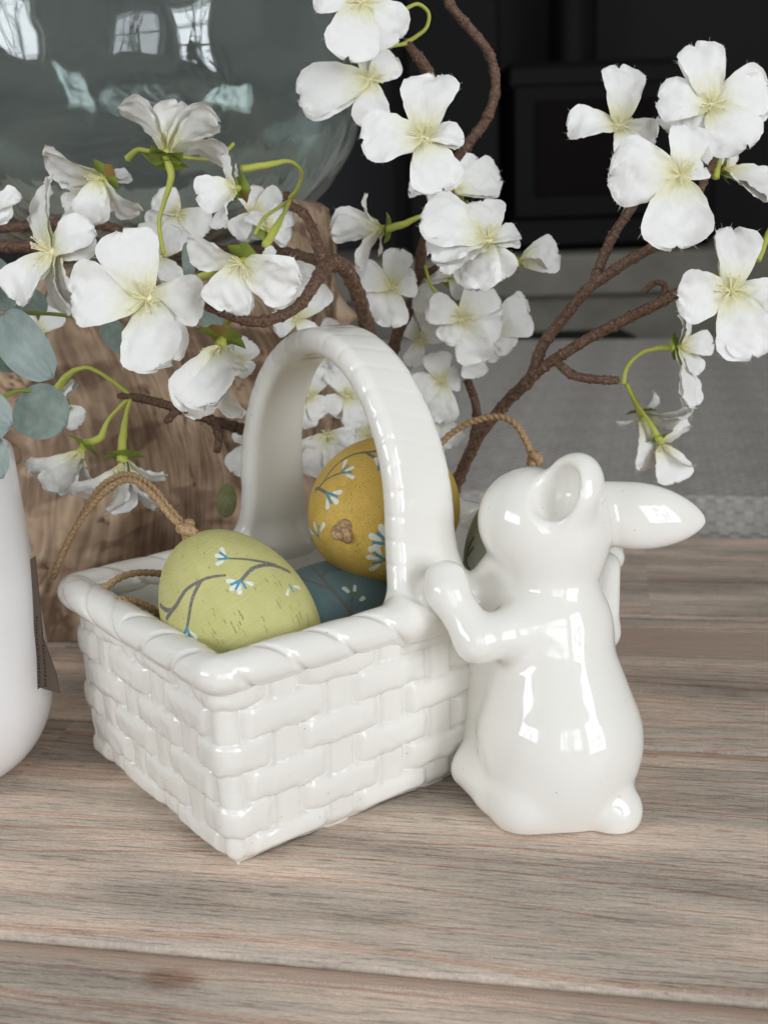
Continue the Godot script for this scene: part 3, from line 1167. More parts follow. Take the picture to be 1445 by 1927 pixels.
	# ---------------------------------------------------------------- painted eggs
	var e1 := egg("lime green wooden egg with grey twig and jute loop, nearest in the basket", V(-0.0606,0.0843,-0.4500), V(-0.4938,0.8598,-0.1299), V(0.0500,0.1772,0.9829), 0.0303, 0.0405, egg_images(Color(0.74, 0.73, 0.47), Color(0.80, 0.78, 0.53), [
		[0,1.10,0.50,[Vector2(0.1802,0.3036),Vector2(0.1262,0.3337),Vector2(0.0974,0.3276),Vector2(0.0513,0.2969),Vector2(0.0017,0.2970),Vector2(0.9742,0.3061),Vector2(0.9467,0.3257)]],
		[0,0.90,0.90,[Vector2(0.1503,0.3535),Vector2(0.0974,0.3276)]],
		[0,0.80,0.60,[Vector2(0.0090,0.2996),Vector2(0.0425,0.3326),Vector2(0.0700,0.3796),Vector2(0.0902,0.4132)]],
		[0,0.70,1.00,[Vector2(0.9248,0.3700),Vector2(0.8841,0.3595),Vector2(0.8461,0.3743),Vector2(0.8206,0.3987),Vector2(0.7916,0.4415)]],
		[0,0.40,0.80,[Vector2(0.9126,0.2783),Vector2(0.8790,0.3155),Vector2(0.8444,0.3606),Vector2(0.8175,0.3961)]],
		[1,0.42,1.06,[Vector2(0.9058,0.2595),Vector2(0.8988,0.2337)]],
		[1,0.42,1.06,[Vector2(0.9181,0.2649),Vector2(0.9273,0.2460)]],
		[1,0.42,1.06,[Vector2(0.9253,0.2786),Vector2(0.9419,0.2764)]],
		[2,0.51,0.46,[Vector2(0.9104,0.2806),Vector2(0.9139,0.2446)]],
		[2,0.51,0.46,[Vector2(0.9104,0.2806),Vector2(0.9322,0.2630)]],
		[1,0.42,1.06,[Vector2(0.9368,0.3589),Vector2(0.9484,0.3483)]],
		[1,0.42,1.06,[Vector2(0.9389,0.3715),Vector2(0.9524,0.3754)]],
		[1,0.42,1.06,[Vector2(0.9345,0.3821),Vector2(0.9429,0.3978)]],
		[2,0.51,0.46,[Vector2(0.9267,0.3681),Vector2(0.9481,0.3631)]],
		[2,0.51,0.46,[Vector2(0.9267,0.3681),Vector2(0.9457,0.3844)]],
		[1,0.38,0.97,[Vector2(0.9325,0.3818),Vector2(0.9420,0.3940)]],
		[1,0.38,0.97,[Vector2(0.9173,0.3834),Vector2(0.9098,0.3974)]],
		[2,0.47,0.42,[Vector2(0.9238,0.3710),Vector2(0.9265,0.3989)]],
		[1,0.45,1.15,[Vector2(0.1043,0.4149),Vector2(0.1252,0.4224)]],
		[1,0.45,1.15,[Vector2(0.0953,0.4248),Vector2(0.1042,0.4431)]],
		[1,0.45,1.15,[Vector2(0.0833,0.4262),Vector2(0.0785,0.4459)]],
		[2,0.55,0.50,[Vector2(0.0883,0.4088),Vector2(0.1107,0.4305)]],
		[2,0.55,0.50,[Vector2(0.0883,0.4088),Vector2(0.0909,0.4407)]],
		[1,0.35,0.88,[Vector2(0.8401,0.4804),Vector2(0.8519,0.4900)]],
		[1,0.35,0.88,[Vector2(0.8178,0.4843),Vector2(0.8029,0.4989)]],
		[2,0.42,0.38,[Vector2(0.8285,0.4721),Vector2(0.8306,0.4969)]]], 0.0303, 0.0405, "slits", 101))
	cord(e1, local(e1, [V(-0.0799,0.1203,-0.4598),V(-0.0890,0.1291,-0.4664),V(-0.0976,0.1360,-0.4765),V(-0.1096,0.1388,-0.4877),V(-0.1230,0.1322,-0.4983),V(-0.1333,0.1202,-0.5054),V(-0.1426,0.1056,-0.5097),V(-0.1503,0.0924,-0.5123),V(-0.1541,0.0853,-0.5145),V(-0.1513,0.0906,-0.5098),V(-0.1423,0.1063,-0.5057),V(-0.1314,0.1201,-0.4992),V(-0.1186,0.1324,-0.4890),V(-0.1073,0.1380,-0.4812),V(-0.0967,0.1344,-0.4709),V(-0.0867,0.1261,-0.4604),V(-0.0792,0.1214,-0.4560)]), 0.00135)
	knot(e1, e1.transform.affine_inverse() * V(-0.0798,0.1203,-0.4577), 0.0052, Basis())
	var e2 := egg("mustard yellow wooden egg with a cord knot facing out, on top", V(-0.0001,0.1112,-0.5164), V(-0.4392,0.0262,0.8980), V(-0.0660,0.9959,-0.0613), 0.0335, 0.0405, egg_images(Color(0.79, 0.65, 0.30), Color(0.86, 0.73, 0.38), [
		[0,0.50,1.00,[Vector2(0.8503,0.2680),Vector2(0.8934,0.2571),Vector2(0.9458,0.3211),Vector2(0.9839,0.3552),Vector2(0.0265,0.3750),Vector2(0.0690,0.4280)]],
		[0,0.80,0.90,[Vector2(0.8579,0.2797),Vector2(0.9055,0.1924)]],
		[0,0.50,0.60,[Vector2(0.8749,0.2602),Vector2(0.9662,0.2565)]],
		[0,0.90,0.80,[Vector2(0.0173,0.3606),Vector2(0.0494,0.3387),Vector2(0.0818,0.3105)]],
		[0,0.60,0.80,[Vector2(0.3178,0.2022),Vector2(0.3183,0.2578)]],
		[0,0.50,0.80,[Vector2(0.3776,0.2251),Vector2(0.3522,0.2786)]],
		[1,0.47,1.19,[Vector2(0.9887,0.2418),Vector2(0.0138,0.2316)]],
		[1,0.47,1.19,[Vector2(0.9829,0.2642),Vector2(0.9996,0.2767)]],
		[1,0.47,1.19,[Vector2(0.9685,0.2843),Vector2(0.9688,0.3201)]],
		[2,0.57,0.52,[Vector2(0.9662,0.2565),Vector2(0.0026,0.2537)]],
		[2,0.57,0.52,[Vector2(0.9662,0.2565),Vector2(0.9835,0.2906)]],
		[1,0.52,1.33,[Vector2(0.9016,0.1615),Vector2(0.8913,0.1295)]],
		[1,0.52,1.33,[Vector2(0.9273,0.1582),Vector2(0.9571,0.1268)]],
		[1,0.52,1.33,[Vector2(0.9383,0.1746),Vector2(0.9761,0.1654)]],
		[2,0.63,0.58,[Vector2(0.9055,0.1924),Vector2(0.9240,0.1316)]],
		[2,0.63,0.58,[Vector2(0.9055,0.1924),Vector2(0.9608,0.1483)]],
		[1,0.42,1.06,[Vector2(0.0805,0.3121),Vector2(0.0882,0.3331)]],
		[1,0.42,1.06,[Vector2(0.0701,0.3196),Vector2(0.0665,0.3500)]],
		[1,0.42,1.06,[Vector2(0.0610,0.3147),Vector2(0.0475,0.3408)]],
		[2,0.51,0.46,[Vector2(0.0728,0.2949),Vector2(0.0767,0.3360)]],
		[2,0.51,0.46,[Vector2(0.0728,0.2949),Vector2(0.0592,0.3393)]],
		[1,0.66,1.68,[Vector2(0.2824,0.1759),Vector2(0.2441,0.1626)]],
		[1,0.66,1.68,[Vector2(0.3022,0.1608),Vector2(0.2870,0.1241)]],
		[1,0.66,1.68,[Vector2(0.3301,0.1666),Vector2(0.3600,0.1390)]],
		[2,0.80,0.73,[Vector2(0.3127,0.1941),Vector2(0.2695,0.1464)]],
		[2,0.80,0.73,[Vector2(0.3127,0.1941),Vector2(0.3211,0.1350)]],
		[1,0.62,1.59,[Vector2(0.3620,0.1864),Vector2(0.3391,0.1513)]],
		[1,0.62,1.59,[Vector2(0.3875,0.1902),Vector2(0.4037,0.1577)]],
		[1,0.62,1.59,[Vector2(0.4069,0.2148),Vector2(0.4434,0.2182)]],
		[2,0.76,0.69,[Vector2(0.3791,0.2213),Vector2(0.3725,0.1585)]],
		[2,0.76,0.69,[Vector2(0.3791,0.2213),Vector2(0.4179,0.1869)]],
		[1,0.48,1.24,[Vector2(0.7410,0.1280),Vector2(0.7858,0.1069)]],
		[1,0.48,1.24,[Vector2(0.7381,0.1661),Vector2(0.7632,0.1831)]],
		[1,0.48,1.24,[Vector2(0.7230,0.2149),Vector2(0.7290,0.2937)]],
		[2,0.59,0.54,[Vector2(0.7121,0.1601),Vector2(0.7666,0.1419)]],
		[2,0.59,0.54,[Vector2(0.7121,0.1601),Vector2(0.7418,0.2228)]]], 0.0335, 0.0405, "dots", 102))
	knot(e2, V(0, 0.0404, 0), 0.0042, Basis(Vector3.RIGHT, PI / 2.0))
	var e3 := egg("teal blue wooden egg half hidden under the mustard one", V(-0.0266,0.0633,-0.4982), V(0.9252,0.2892,-0.2457), V(0.1510,0.3135,0.9375), 0.0285, 0.0370, egg_images(Color(0.38, 0.475, 0.495), Color(0.43, 0.53, 0.545), [
		[0,0.90,0.60,[Vector2(0.9996,0.4318),Vector2(0.0284,0.4328),Vector2(0.0790,0.4542),Vector2(0.1398,0.4724),Vector2(0.2143,0.4856)]],
		[0,0.80,0.50,[Vector2(0.0928,0.4628),Vector2(0.1240,0.5027),Vector2(0.1764,0.5553)]],
		[0,0.70,0.50,[Vector2(0.1373,0.4716),Vector2(0.1535,0.4440),Vector2(0.1515,0.3908)]],
		[0,0.60,0.50,[Vector2(0.0198,0.4274),Vector2(0.0563,0.3938)]],
		[3,0.50,0.50,[Vector2(0.0563,0.3938),Vector2(0.0771,0.4004)]],
		[3,0.50,0.50,[Vector2(0.0563,0.3938),Vector2(0.0641,0.3700)]],
		[3,0.70,0.60,[Vector2(0.1982,0.5661),Vector2(0.1964,0.5837)]],
		[1,1.00,0.90,[Vector2(0.0831,0.4122),Vector2(0.0714,0.4042)]],
		[1,0.80,0.80,[Vector2(0.0808,0.3684),Vector2(0.0687,0.3763)]],
		[1,1.10,0.80,[Vector2(0.0402,0.3573),Vector2(0.0380,0.3686)]],
		[1,0.90,0.70,[Vector2(0.2187,0.5600),Vector2(0.1870,0.5511)]]], 0.0285, 0.037, "dashes", 103))
	knot(e3, V(0, 0.039, 0), 0.0040, Basis(Vector3.RIGHT, PI / 2.0))
	var e4 := egg("pale mint wooden egg mostly hidden behind the rabbit's head", V(0.0677,0.0828,-0.5221), V(0.0849,0.9614,-0.2619), V(0.0000,0.2629,0.9648), 0.0312, 0.0405, egg_images(Color(0.68, 0.71, 0.64), Color(0.75, 0.77, 0.71), [
		[0,0.80,0.80,[Vector2(0.1864,0.4255),Vector2(0.2114,0.4822),Vector2(0.2078,0.5208),Vector2(0.1740,0.5525),Vector2(0.1379,0.5562)]],
		[0,0.70,0.70,[Vector2(0.1783,0.4603),Vector2(0.2025,0.4913)]]], 0.0298, 0.0385, "few", 104))
	cord(e4, local(e4, [V(0.0728,0.1235,-0.5477),V(0.0703,0.1328,-0.5503),V(0.0649,0.1418,-0.5558),V(0.0570,0.1444,-0.5617),V(0.0457,0.1412,-0.5681),V(0.0355,0.1344,-0.5745),V(0.0260,0.1246,-0.5771)]), 0.0016)
	knot(e4, e4.transform.affine_inverse() * V(0.0736,0.1245,-0.5480), 0.0048, Basis())
	var jc := thing("jute_cord", "loose twisted jute cord inside the basket's left corner", "cord")
	cord(jc, [V(-0.1229,0.0898,-0.4795),V(-0.1165,0.0935,-0.4836),V(-0.1093,0.0933,-0.4908),V(-0.0999,0.0894,-0.5001)], 0.0015, "cord_strand")
	cord(jc, [V(-0.1127,0.0904,-0.4641),V(-0.1055,0.0870,-0.4684),V(-0.0992,0.0813,-0.4720),V(-0.0955,0.0714,-0.4797)], 0.0015, "cord_strand")

	# ---------------------------------------------------------------- white vase at the left edge
	var vs := thing("white_ceramic_vase", "smooth white ceramic vase cut off at the left edge", "vase")
	vs.position = V(-0.2063,0.0000,-0.4889)
	var prof := PackedVector2Array()
	for q in 13:
		var a := -PI / 2.0 + PI / 2.0 * q / 12.0
		prof.append(Vector2(0.018 + 0.034 * cos(a), 0.042 + 0.042 * sin(a)))
	for q in range(1, 9):
		prof.append(Vector2(lerpf(0.052, 0.0465, q / 8.0), lerpf(0.042, 0.148, q / 8.0)))
	prof.append_array([Vector2(0.0460, 0.1505), Vector2(0.0445, 0.1515), Vector2(0.0430, 0.1505), Vector2(0.0425, 0.147), Vector2(0.046, 0.05), Vector2(0.03, 0.012), Vector2(0.0, 0.010)])
	prof.insert(0, Vector2(0.0, 0.0))
	obj("vase_body", lathe(prof, 96), M.white_gloss, vs)

	# ---------------------------------------------------------------- eucalyptus in the vase
	petals = []
	for i in 8:
		petals.append(make_petal(i))
	stamen_mesh = make_stamens()
	sepal_mesh = make_sepal()
	var eu := thing("eucalyptus_sprig", "grey green eucalyptus sprig with round leaves above the white vase", "plant sprig")
	var lm := [Color(0.47, 0.53, 0.49), Color(0.54, 0.60, 0.575), Color(0.55, 0.57, 0.36)]
	for i in 3:
		var m := mat("leaf%d" % i, Color.WHITE, 0.42, 0.45)
		m.resource_name = "eucalyptus leaf"
		m.albedo_texture = noise_tex(128, 0.03, 3, 60 + i, lm[i].darkened(0.10), lm[i].lightened(0.08))
		m.backlight_enabled = true
		m.backlight = Color(0.16, 0.20, 0.17)
	for s in [
		[[V(-0.1740,0.1465,-0.4587),0.00095],[V(-0.1659,0.1672,-0.4747),0.00114],[V(-0.1571,0.1750,-0.4923),0.00100],[V(-0.1495,0.1750,-0.4975),0.00085]],
		[[V(-0.1740,0.1465,-0.4587),0.00095],[V(-0.1709,0.1849,-0.4899),0.00116],[V(-0.1621,0.2052,-0.5058),0.00101],[V(-0.1510,0.2046,-0.5315),0.00089],[V(-0.1257,0.2004,-0.5459),0.00091],[V(-0.0990,0.2071,-0.5373),0.00090],[V(-0.0810,0.2150,-0.5188),0.00069]]]:
		var sp := spline(s, 8)
		obj("stem", sweep(sp[0], sp[1], 8, func(_i, _s, _a): return 1.0), M.sepal, eu)
	var leaf_list: Array = [
		[V(-0.1565,0.1709,-0.4964),V(-0.1345,0.1602,-0.4935),V(-0.0881,0.4899,0.8673),1.00,0],
		[V(-0.1593,0.2078,-0.5013),V(-0.1355,0.1819,-0.4839),V(-0.4942,0.5217,0.6954),0.55,1],
		[V(-0.1613,0.1737,-0.4505),V(-0.1406,0.1709,-0.4394),V(-0.3020,0.4534,0.8386),0.90,1],
		[V(-0.1681,0.1966,-0.5034),V(-0.1519,0.1850,-0.5003),V(0.2193,0.4480,0.8667),0.90,0],
		[V(-0.1657,0.2318,-0.5130),V(-0.1579,0.2073,-0.5063),V(0.3180,0.3385,0.8856),0.50,0],
		[V(-0.0805,0.2179,-0.5092),V(-0.0806,0.2345,-0.5137),V(0.4073,0.3227,0.8543),0.35,0],
		[V(-0.1270,0.2000,-0.5458),V(-0.1169,0.1841,-0.5415),V(0.1158,0.5477,0.8286),0.60,0],
		[V(-0.0831,0.2089,-0.5378),V(-0.0716,0.1940,-0.5338),V(0.1153,0.4594,0.8807),0.60,0],
		[V(-0.1564,0.1661,-0.4453),V(-0.1451,0.1512,-0.4351),V(-0.1916,0.3572,0.9141),0.80,1],
		[V(-0.0817,0.0930,-0.5788),V(-0.0802,0.1102,-0.5835),V(0.0994,0.2582,0.9610),0.60,2],
		[V(-0.1499,0.2053,-0.5369),V(-0.1667,0.2117,-0.5386),V(0.1266,0.6585,0.7419),0.80,0]]
	for q in leaf_list:
		var d: Vector3 = q[1] - q[0]
		var len := d.length()
		var y := d / len
		var z: Vector3 = q[2] - y * y.dot(q[2])
		z = z.normalized()
		var lp := PackedVector3Array()
		for r in 15:
			var t := r / 14.0
			var w: float = 0.5 * q[3] * pow(maxf(0.0, 1.0 - pow(absf(2.0 * t - 1.0), 2.2)), 0.55)
			for c in 9:
				var s := c / 4.0 - 1.0
				lp.append(Vector3(s * w, t, 0.10 * s * s * w + 0.10 * sin(t * PI) - 0.014 * exp(-s * s * 60.0)) * len)
		var o := obj("leaf", grid_mesh(lp, 15, 9, false), M["leaf%d" % q[4]], eu)
		o.transform = Transform3D(Basis(y.cross(z), y, z), q[0])

	# ---------------------------------------------------------------- paper tag with its print
	var tagm := mat("tag_card", Color.WHITE, 0.9, 0.2)
	var ti := Image.create(256, 512, false, Image.FORMAT_RGB8)
	ti.fill(Color(0.40, 0.35, 0.31))
	rng.seed = 55
	var by := 250
	while by < 400:
		var hgt := rng.randi_range(2, 6)
		ti.fill_rect(Rect2i(110, by, 30, hgt), Color(0.16, 0.14, 0.13))
		by += hgt + rng.randi_range(2, 5)
	for ln in 3:
		var yy := 180
		while yy < 390:
			var hh := rng.randi_range(3, 8)
			ti.fill_rect(Rect2i(60 + ln * 55 if ln < 1 else 150 + (ln - 1) * 20, yy, 7, hh), Color(0.25, 0.22, 0.20))
			yy += hh + rng.randi_range(2, 6)
	tagm.albedo_texture = tex(ti)
	var tg := thing("paper_tag", "brown card swing tag with barcode between vase and basket", "tag")
	var outl := PackedVector2Array([Vector2(0.60, 0.0), Vector2(0.72, 0.50), Vector2(0.88, 0.72), Vector2(0.90, 0.84), Vector2(0.63, 0.81), Vector2(0.40, 0.92), Vector2(0.22, 1.0), Vector2(0.0, 0.9), Vector2(0.06, 0.2)])
	var tgi := Geometry2D.triangulate_polygon(outl)
	var O := V(-0.1755, 0.102, -0.4985)
	var tu := V(0.034, 0.0, 0.008)
	var tv := V(0.0, -0.070, 0.016)
	var tn := tu.cross(tv).normalized() * -1.0
	var tp := PackedVector3Array()
	var tnn := PackedVector3Array()
	var tuv := PackedVector2Array()
	var tix := PackedInt32Array()
	for sd in [0, 1]:
		var b := tp.size()
		for q in outl:
			tp.append(O + tu * q.x + tv * q.y + tn * (0.004 * sin(q.y * 2.6) - 0.0005 * sd))
			tnn.append(tn * (1.0 - 2.0 * sd))
			tuv.append(q * Vector2(0.95, 0.95))
		for t in tgi:
			tix.append(b + t)
	var no := outl.size()
	for q in no:
		var q2 := (q + 1) % no
		tix.append_array([q, q2, no + q, q2, no + q2, no + q])
	obj("card", arrays_mesh(tp, tnn, tuv, tix), tagm, tg)

	# ---------------------------------------------------------------- driftwood root and the glass vase melted over it
	var dw := thing("driftwood_root", "brown weathered teak root block carrying the glass vase", "driftwood")
	var dwm := mat("driftwood", Color.WHITE, 0.78, 0.3)
	var di := Image.create(512, 512, false, Image.FORMAT_RGB8)
	var dh := Image.create(512, 512, false, Image.FORMAT_L8)
	var g1 := noise(0.035, 4, 71)
	var g2 := noise(0.012, 4, 72)
	for y in 512:
		for x in 512:
			var ang := x / 512.0 * TAU
			var wv := g2.get_noise_3d(cos(ang) * 90.0, y * 0.6, sin(ang) * 90.0)
			var gr := g1.get_noise_3d(cos(ang) * 180.0 + wv * 40.0, y * 0.22, sin(ang) * 180.0)
			var f := g1.get_noise_3d(cos(ang) * 1300.0, y * 0.30, sin(ang) * 1300.0)
			var cr := g2.get_noise_3d(cos(ang) * 210.0 + 70.0 + f * 5.0, y * 0.22, sin(ang) * 210.0)
			var crack := exp(-pow(cr / 0.020, 2.0)) * smoothstep(-0.1, 0.25, wv + gr * 0.5)
			var t := clampf(0.60 + gr * 0.28 + wv * 0.60 + f * 0.50 - 0.75 * crack - 0.38 * smoothstep(0.14, 0.34, g2.get_noise_3d(cos(ang) * 120.0, y * 0.9 + 300.0, sin(ang) * 120.0)), 0.0, 1.0)
			di.set_pixel(x, y, Color(0.44, 0.355, 0.29).lerp(Color(0.83, 0.725, 0.61), t))
			var hgt := clampf(0.6 + gr * 0.35 + f * 0.45 - 0.6 * crack, 0.0, 1.0)
			dh.set_pixel(x, y, Color(hgt, hgt, hgt))
	dwm.albedo_texture = tex(di)
	dwm.heightmap_enabled = true
	dwm.heightmap_texture = tex(dh)
	dwm.heightmap_scale = 0.12
	var wn := noise(9.0, 4, 81)
	var wp := PackedVector3Array()
	var wr := 70
	var wc := 150
	for r in wr:
		var t := float(r) / (wr - 1)
		var y := 0.215 * t
		for c in wc:
			var a := -TAU * c / wc
			var rad := 0.088 + 0.020 * exp(-t * 5.0) + 0.014 * sin(a * 3.0 + 1.2 + t * 1.5) + 0.010 * sin(a * 5.0 - t * 2.0)
			rad += 0.040 * wn.get_noise_3d(cos(a) * 0.09, y * 0.42, sin(a) * 0.09) + 0.004 * wn.get_noise_3d(cos(a) * 0.4, y * 0.5 + 3.0, sin(a) * 0.4)
			# long drying cracks and rotted hollows
			var ck := wn.get_noise_3d(cos(a) * 0.14 + 5.0, y * 0.15, sin(a) * 0.14)
			rad -= 0.009 * exp(-pow(ck / 0.016, 2.0))
			var hole := wn.get_noise_3d(cos(a) * 0.20, y * 1.6 + 8.0, sin(a) * 0.20)
			rad -= 0.012 * smoothstep(0.30, 0.50, hole)
			if t > 0.86:
				rad *= sqrt(maxf(0.0, 1.0 - pow((t - 0.86) / 0.14, 2.0)))
			wp.append(Vector3(rad * 1.42 * cos(a) + 0.02 * sin(t * 4.0), y, rad * 0.92 * sin(a)))
	dw.position = V(-0.170, 0.001, -0.765)
	obj("root_block", grid_mesh(wp, wr, wc, true), dwm, dw)
	var pp := PackedVector3Array()
	for r in 40:
		var t := r / 39.0
		for c in 40:
			var a := -TAU * c / 40.0
			var w := 0.020 * (1.0 + 0.25 * sin(t * 7.0 + 1.0)) * (1.0 - 0.25 * t)
			var k := wn.get_noise_3d(cos(a) * 0.3, t * 0.5, sin(a) * 0.3 + 4.0) * 0.35 + 1.0
			if t > 0.93:
				k *= sqrt(maxf(0.0, 1.0 - pow((t - 0.93) / 0.07, 2.0)))
			pp.append(Vector3(w * k * cos(a) + 0.010 * sin(t * 3.0), t * 0.145, w * 0.6 * k * sin(a)))
	var pr := obj("root_prong", grid_mesh(pp, 40, 40, true), dwm, dw)
	pr.position = V(0.123, 0.105, 0.045)
	pr.rotation.z = 0.02

	var gl := thing("glass_vase", "big round greenish recycled glass vase on the driftwood", "vase")
	var gm := mat("green glass", Color(0.915, 0.955, 0.94, 0.04), 0.02, 0.5)
	gm.transparency = BaseMaterial3D.TRANSPARENCY_ALPHA
	gm.refraction_enabled = true
	gm.refraction_scale = 0.05
	var gn := noise(5.0, 2, 91)
	var gp := PackedVector3Array()
	var gprof := []
	for q in 40:
		var a := -PI / 2.0 + (PI / 2.0 + 0.95) * q / 39.0
		gprof.append([0.148 * pow(maxf(cos(a), 0.0), 0.82), 0.118 * sin(a) if a < 0.0 else 0.155 * sin(a), 1.0])
	for q in 4:
		gprof.append([0.084 - 0.012 * q, 0.128 + 0.012 * q, 1.0])
	for q in range(3, -1, -1):
		gprof.append([0.079 - 0.012 * q, 0.126 + 0.012 * q, 0.0])
	for q in range(39, -1, -1):
		var a := -PI / 2.0 + (PI / 2.0 + 0.95) * q / 39.0
		gprof.append([0.1425 * pow(maxf(cos(a), 0.0), 0.82), (0.106 * sin(a) if a < 0.0 else 0.153 * sin(a)), 0.0])
	for q in gprof:
		for c in 120:
			var a := -TAU * c / 120.0
			var k: float = 1.0 + (0.030 * gn.get_noise_3d(cos(a) * 0.2, q[1] * 1.3, sin(a) * 0.2) + 0.006 * gn.get_noise_3d(cos(a) * 0.9, q[1] * 5.0, sin(a) * 0.9)) * (1.0 if q[2] > 0.5 else 0.9)
			gp.append(Vector3(q[0] * k * cos(a), q[1] * k, q[0] * k * sin(a)))
	obj("glass_body", grid_mesh(gp, gprof.size(), 120, true), gm, gl)
	gl.position = V(-0.1563,0.3347,-0.8312) + V(0.006, -0.004, 0.04)

	# ---------------------------------------------------------------- blossom sprays
	spray("white blossom spray at the left, hanging over the driftwood and curled twig", [
		[[V(0.0057,0.1400,-0.6331),0.00303],[V(-0.0003,0.1643,-0.6086),0.00351],[V(-0.0053,0.1892,-0.5843),0.00373],[V(-0.0095,0.2083,-0.5584),0.00372],[V(-0.0150,0.2203,-0.5461),0.00398],[V(-0.0219,0.2211,-0.5360),0.00373],[V(-0.0269,0.2143,-0.5186),0.00293],[V(-0.0339,0.2060,-0.5111),0.00256],[V(-0.0422,0.2019,-0.5048),0.00254],[V(-0.0520,0.2009,-0.4994),0.00251],[V(-0.0626,0.2046,-0.4952),0.00232],[V(-0.0731,0.2100,-0.4936),0.00231],[V(-0.0814,0.2157,-0.4951),0.00247]],
		[[V(-0.0241,0.2222,-0.5394),0.00304],[V(-0.0274,0.2349,-0.5501),0.00235],[V(-0.0328,0.2444,-0.5579),0.00219],[V(-0.0388,0.2482,-0.5589),0.00237],[V(-0.0403,0.2537,-0.5604),0.00183]],
		[[V(-0.0264,0.2226,-0.5468),0.00253],[V(-0.0419,0.2262,-0.5685),0.00244],[V(-0.0644,0.2272,-0.5895),0.00272],[V(-0.1030,0.2271,-0.5998),0.00297],[V(-0.1403,0.2304,-0.6007),0.00297],[V(-0.1884,0.2325,-0.6013),0.00297],[V(-0.2045,0.2326,-0.6013),0.00297]],
		[[V(-0.1032,0.2270,-0.6008),0.00278],[V(-0.1411,0.2422,-0.6091),0.00259],[V(-0.1764,0.2418,-0.6194),0.00264],[V(-0.2094,0.2400,-0.6189),0.00264]]], [
		[[V(-0.0879,0.2690,-0.5252),0.00203],[V(-0.0868,0.2612,-0.5231),0.00155],[V(-0.0900,0.2502,-0.5180),0.00095],[V(-0.0922,0.2426,-0.5159),0.00095],[V(-0.0908,0.2298,-0.5124),0.00095]],
		[[V(-0.0548,0.2636,-0.5113),0.00163],[V(-0.0440,0.2651,-0.5169),0.00141],[V(-0.0356,0.2664,-0.5276),0.00084],[V(-0.0316,0.2619,-0.5419),0.00087],[V(-0.0342,0.2552,-0.5505),0.00088],[V(-0.0383,0.2513,-0.5577),0.00115]],
		[[V(-0.0440,0.2330,-0.4822),0.00179],[V(-0.0403,0.2396,-0.4944),0.00160],[V(-0.0383,0.2452,-0.5166),0.00083],[V(-0.0380,0.2499,-0.5490),0.00101]],
		[[V(-0.0486,0.2375,-0.4886),0.00068],[V(-0.0455,0.2438,-0.5059),0.00070],[V(-0.0382,0.2499,-0.5511),0.00089]],
		[[V(-0.1095,0.2703,-0.5463),0.00174],[V(-0.1043,0.2743,-0.5484),0.00112],[V(-0.0924,0.2720,-0.5447),0.00087],[V(-0.0711,0.2690,-0.5438),0.00074],[V(-0.0613,0.2755,-0.5456),0.00087]],
		[[V(-0.0679,0.1930,-0.5045),0.00167],[V(-0.0645,0.1993,-0.5041),0.00119],[V(-0.0609,0.2045,-0.5004),0.00082]],
		[[V(-0.0713,0.2218,-0.4792),0.00112],[V(-0.0634,0.2242,-0.4778),0.00178],[V(-0.0534,0.2293,-0.4771),0.00078]]], [
		[V(-0.0931,0.2139,-0.4770),V(-0.1510,0.1688,0.9740),0,[V(-0.1014,0.2395,-0.4840),V(-0.1224,0.2163,-0.4777),V(-0.0854,0.1871,-0.4635),V(-0.0721,0.2129,-0.4850)]],
		[V(-0.1344,0.2327,-0.4946),V(-0.7320,0.1021,0.6736),0,[V(-0.1332,0.2605,-0.5125),V(-0.1156,0.2418,-0.4909),V(-0.1505,0.2141,-0.4895),V(-0.1286,0.2077,-0.4919)]],
		[V(-0.1213,0.2619,-0.5419),V(-0.4040,-0.4456,0.7989),1,[V(-0.1439,0.2756,-0.5456),V(-0.1279,0.2438,-0.5370),V(-0.1055,0.2467,-0.5419),V(-0.1138,0.2637,-0.5549)]],
		[V(-0.0877,0.2722,-0.5240),V(0.1399,0.8502,-0.5075),1,[V(-0.1060,0.2905,-0.5290),V(-0.0810,0.2923,-0.5212),V(-0.0677,0.2884,-0.5326),V(-0.0638,0.2702,-0.5338)]],
		[V(-0.0568,0.2557,-0.5039),V(-0.7324,-0.1113,0.6717),1,[V(-0.0600,0.2693,-0.5077),V(-0.0730,0.2526,-0.4969),V(-0.0613,0.2394,-0.4954),V(-0.0564,0.2601,-0.5176)]],
		[V(-0.0528,0.2270,-0.4702),V(-0.3916,-0.4806,0.7846),1,[V(-0.0724,0.2369,-0.4688),V(-0.0312,0.2164,-0.4632),V(-0.0608,0.2082,-0.4734),V(-0.0441,0.2313,-0.4818)]],
		[V(-0.0941,0.2457,-0.5790),V(0.2045,0.0392,0.9781),0,[V(-0.1032,0.2552,-0.5816),V(-0.0790,0.2383,-0.5770),V(-0.0959,0.2327,-0.5754),V(-0.1079,0.2392,-0.5813)]],
		[V(-0.0560,0.2451,-0.5684),V(0.2438,0.4672,0.8499),0,[V(-0.0420,0.2499,-0.5698),V(-0.0501,0.2340,-0.5654),V(-0.0652,0.2345,-0.5655),V(-0.0580,0.2573,-0.5718)]],
		[V(-0.0677,0.1910,-0.5019),V(-0.2386,-0.8068,0.5405),1,[V(-0.0851,0.1658,-0.4909),V(-0.0615,0.1615,-0.4938),V(-0.0709,0.1657,-0.4825),V(-0.0602,0.1783,-0.5088)]],
		[V(-0.0697,0.1748,-0.5700),V(0.4285,0.0043,0.9035),1,[V(-0.0628,0.1847,-0.5727),V(-0.0634,0.1683,-0.5683),V(-0.0759,0.1826,-0.5721)]],
		[V(-0.1622,0.2500,-0.5076),V(0.0111,0.5543,0.8322),0,[V(-0.1475,0.2533,-0.5085),V(-0.1535,0.2467,-0.5025),V(-0.1703,0.2606,-0.5105)]],
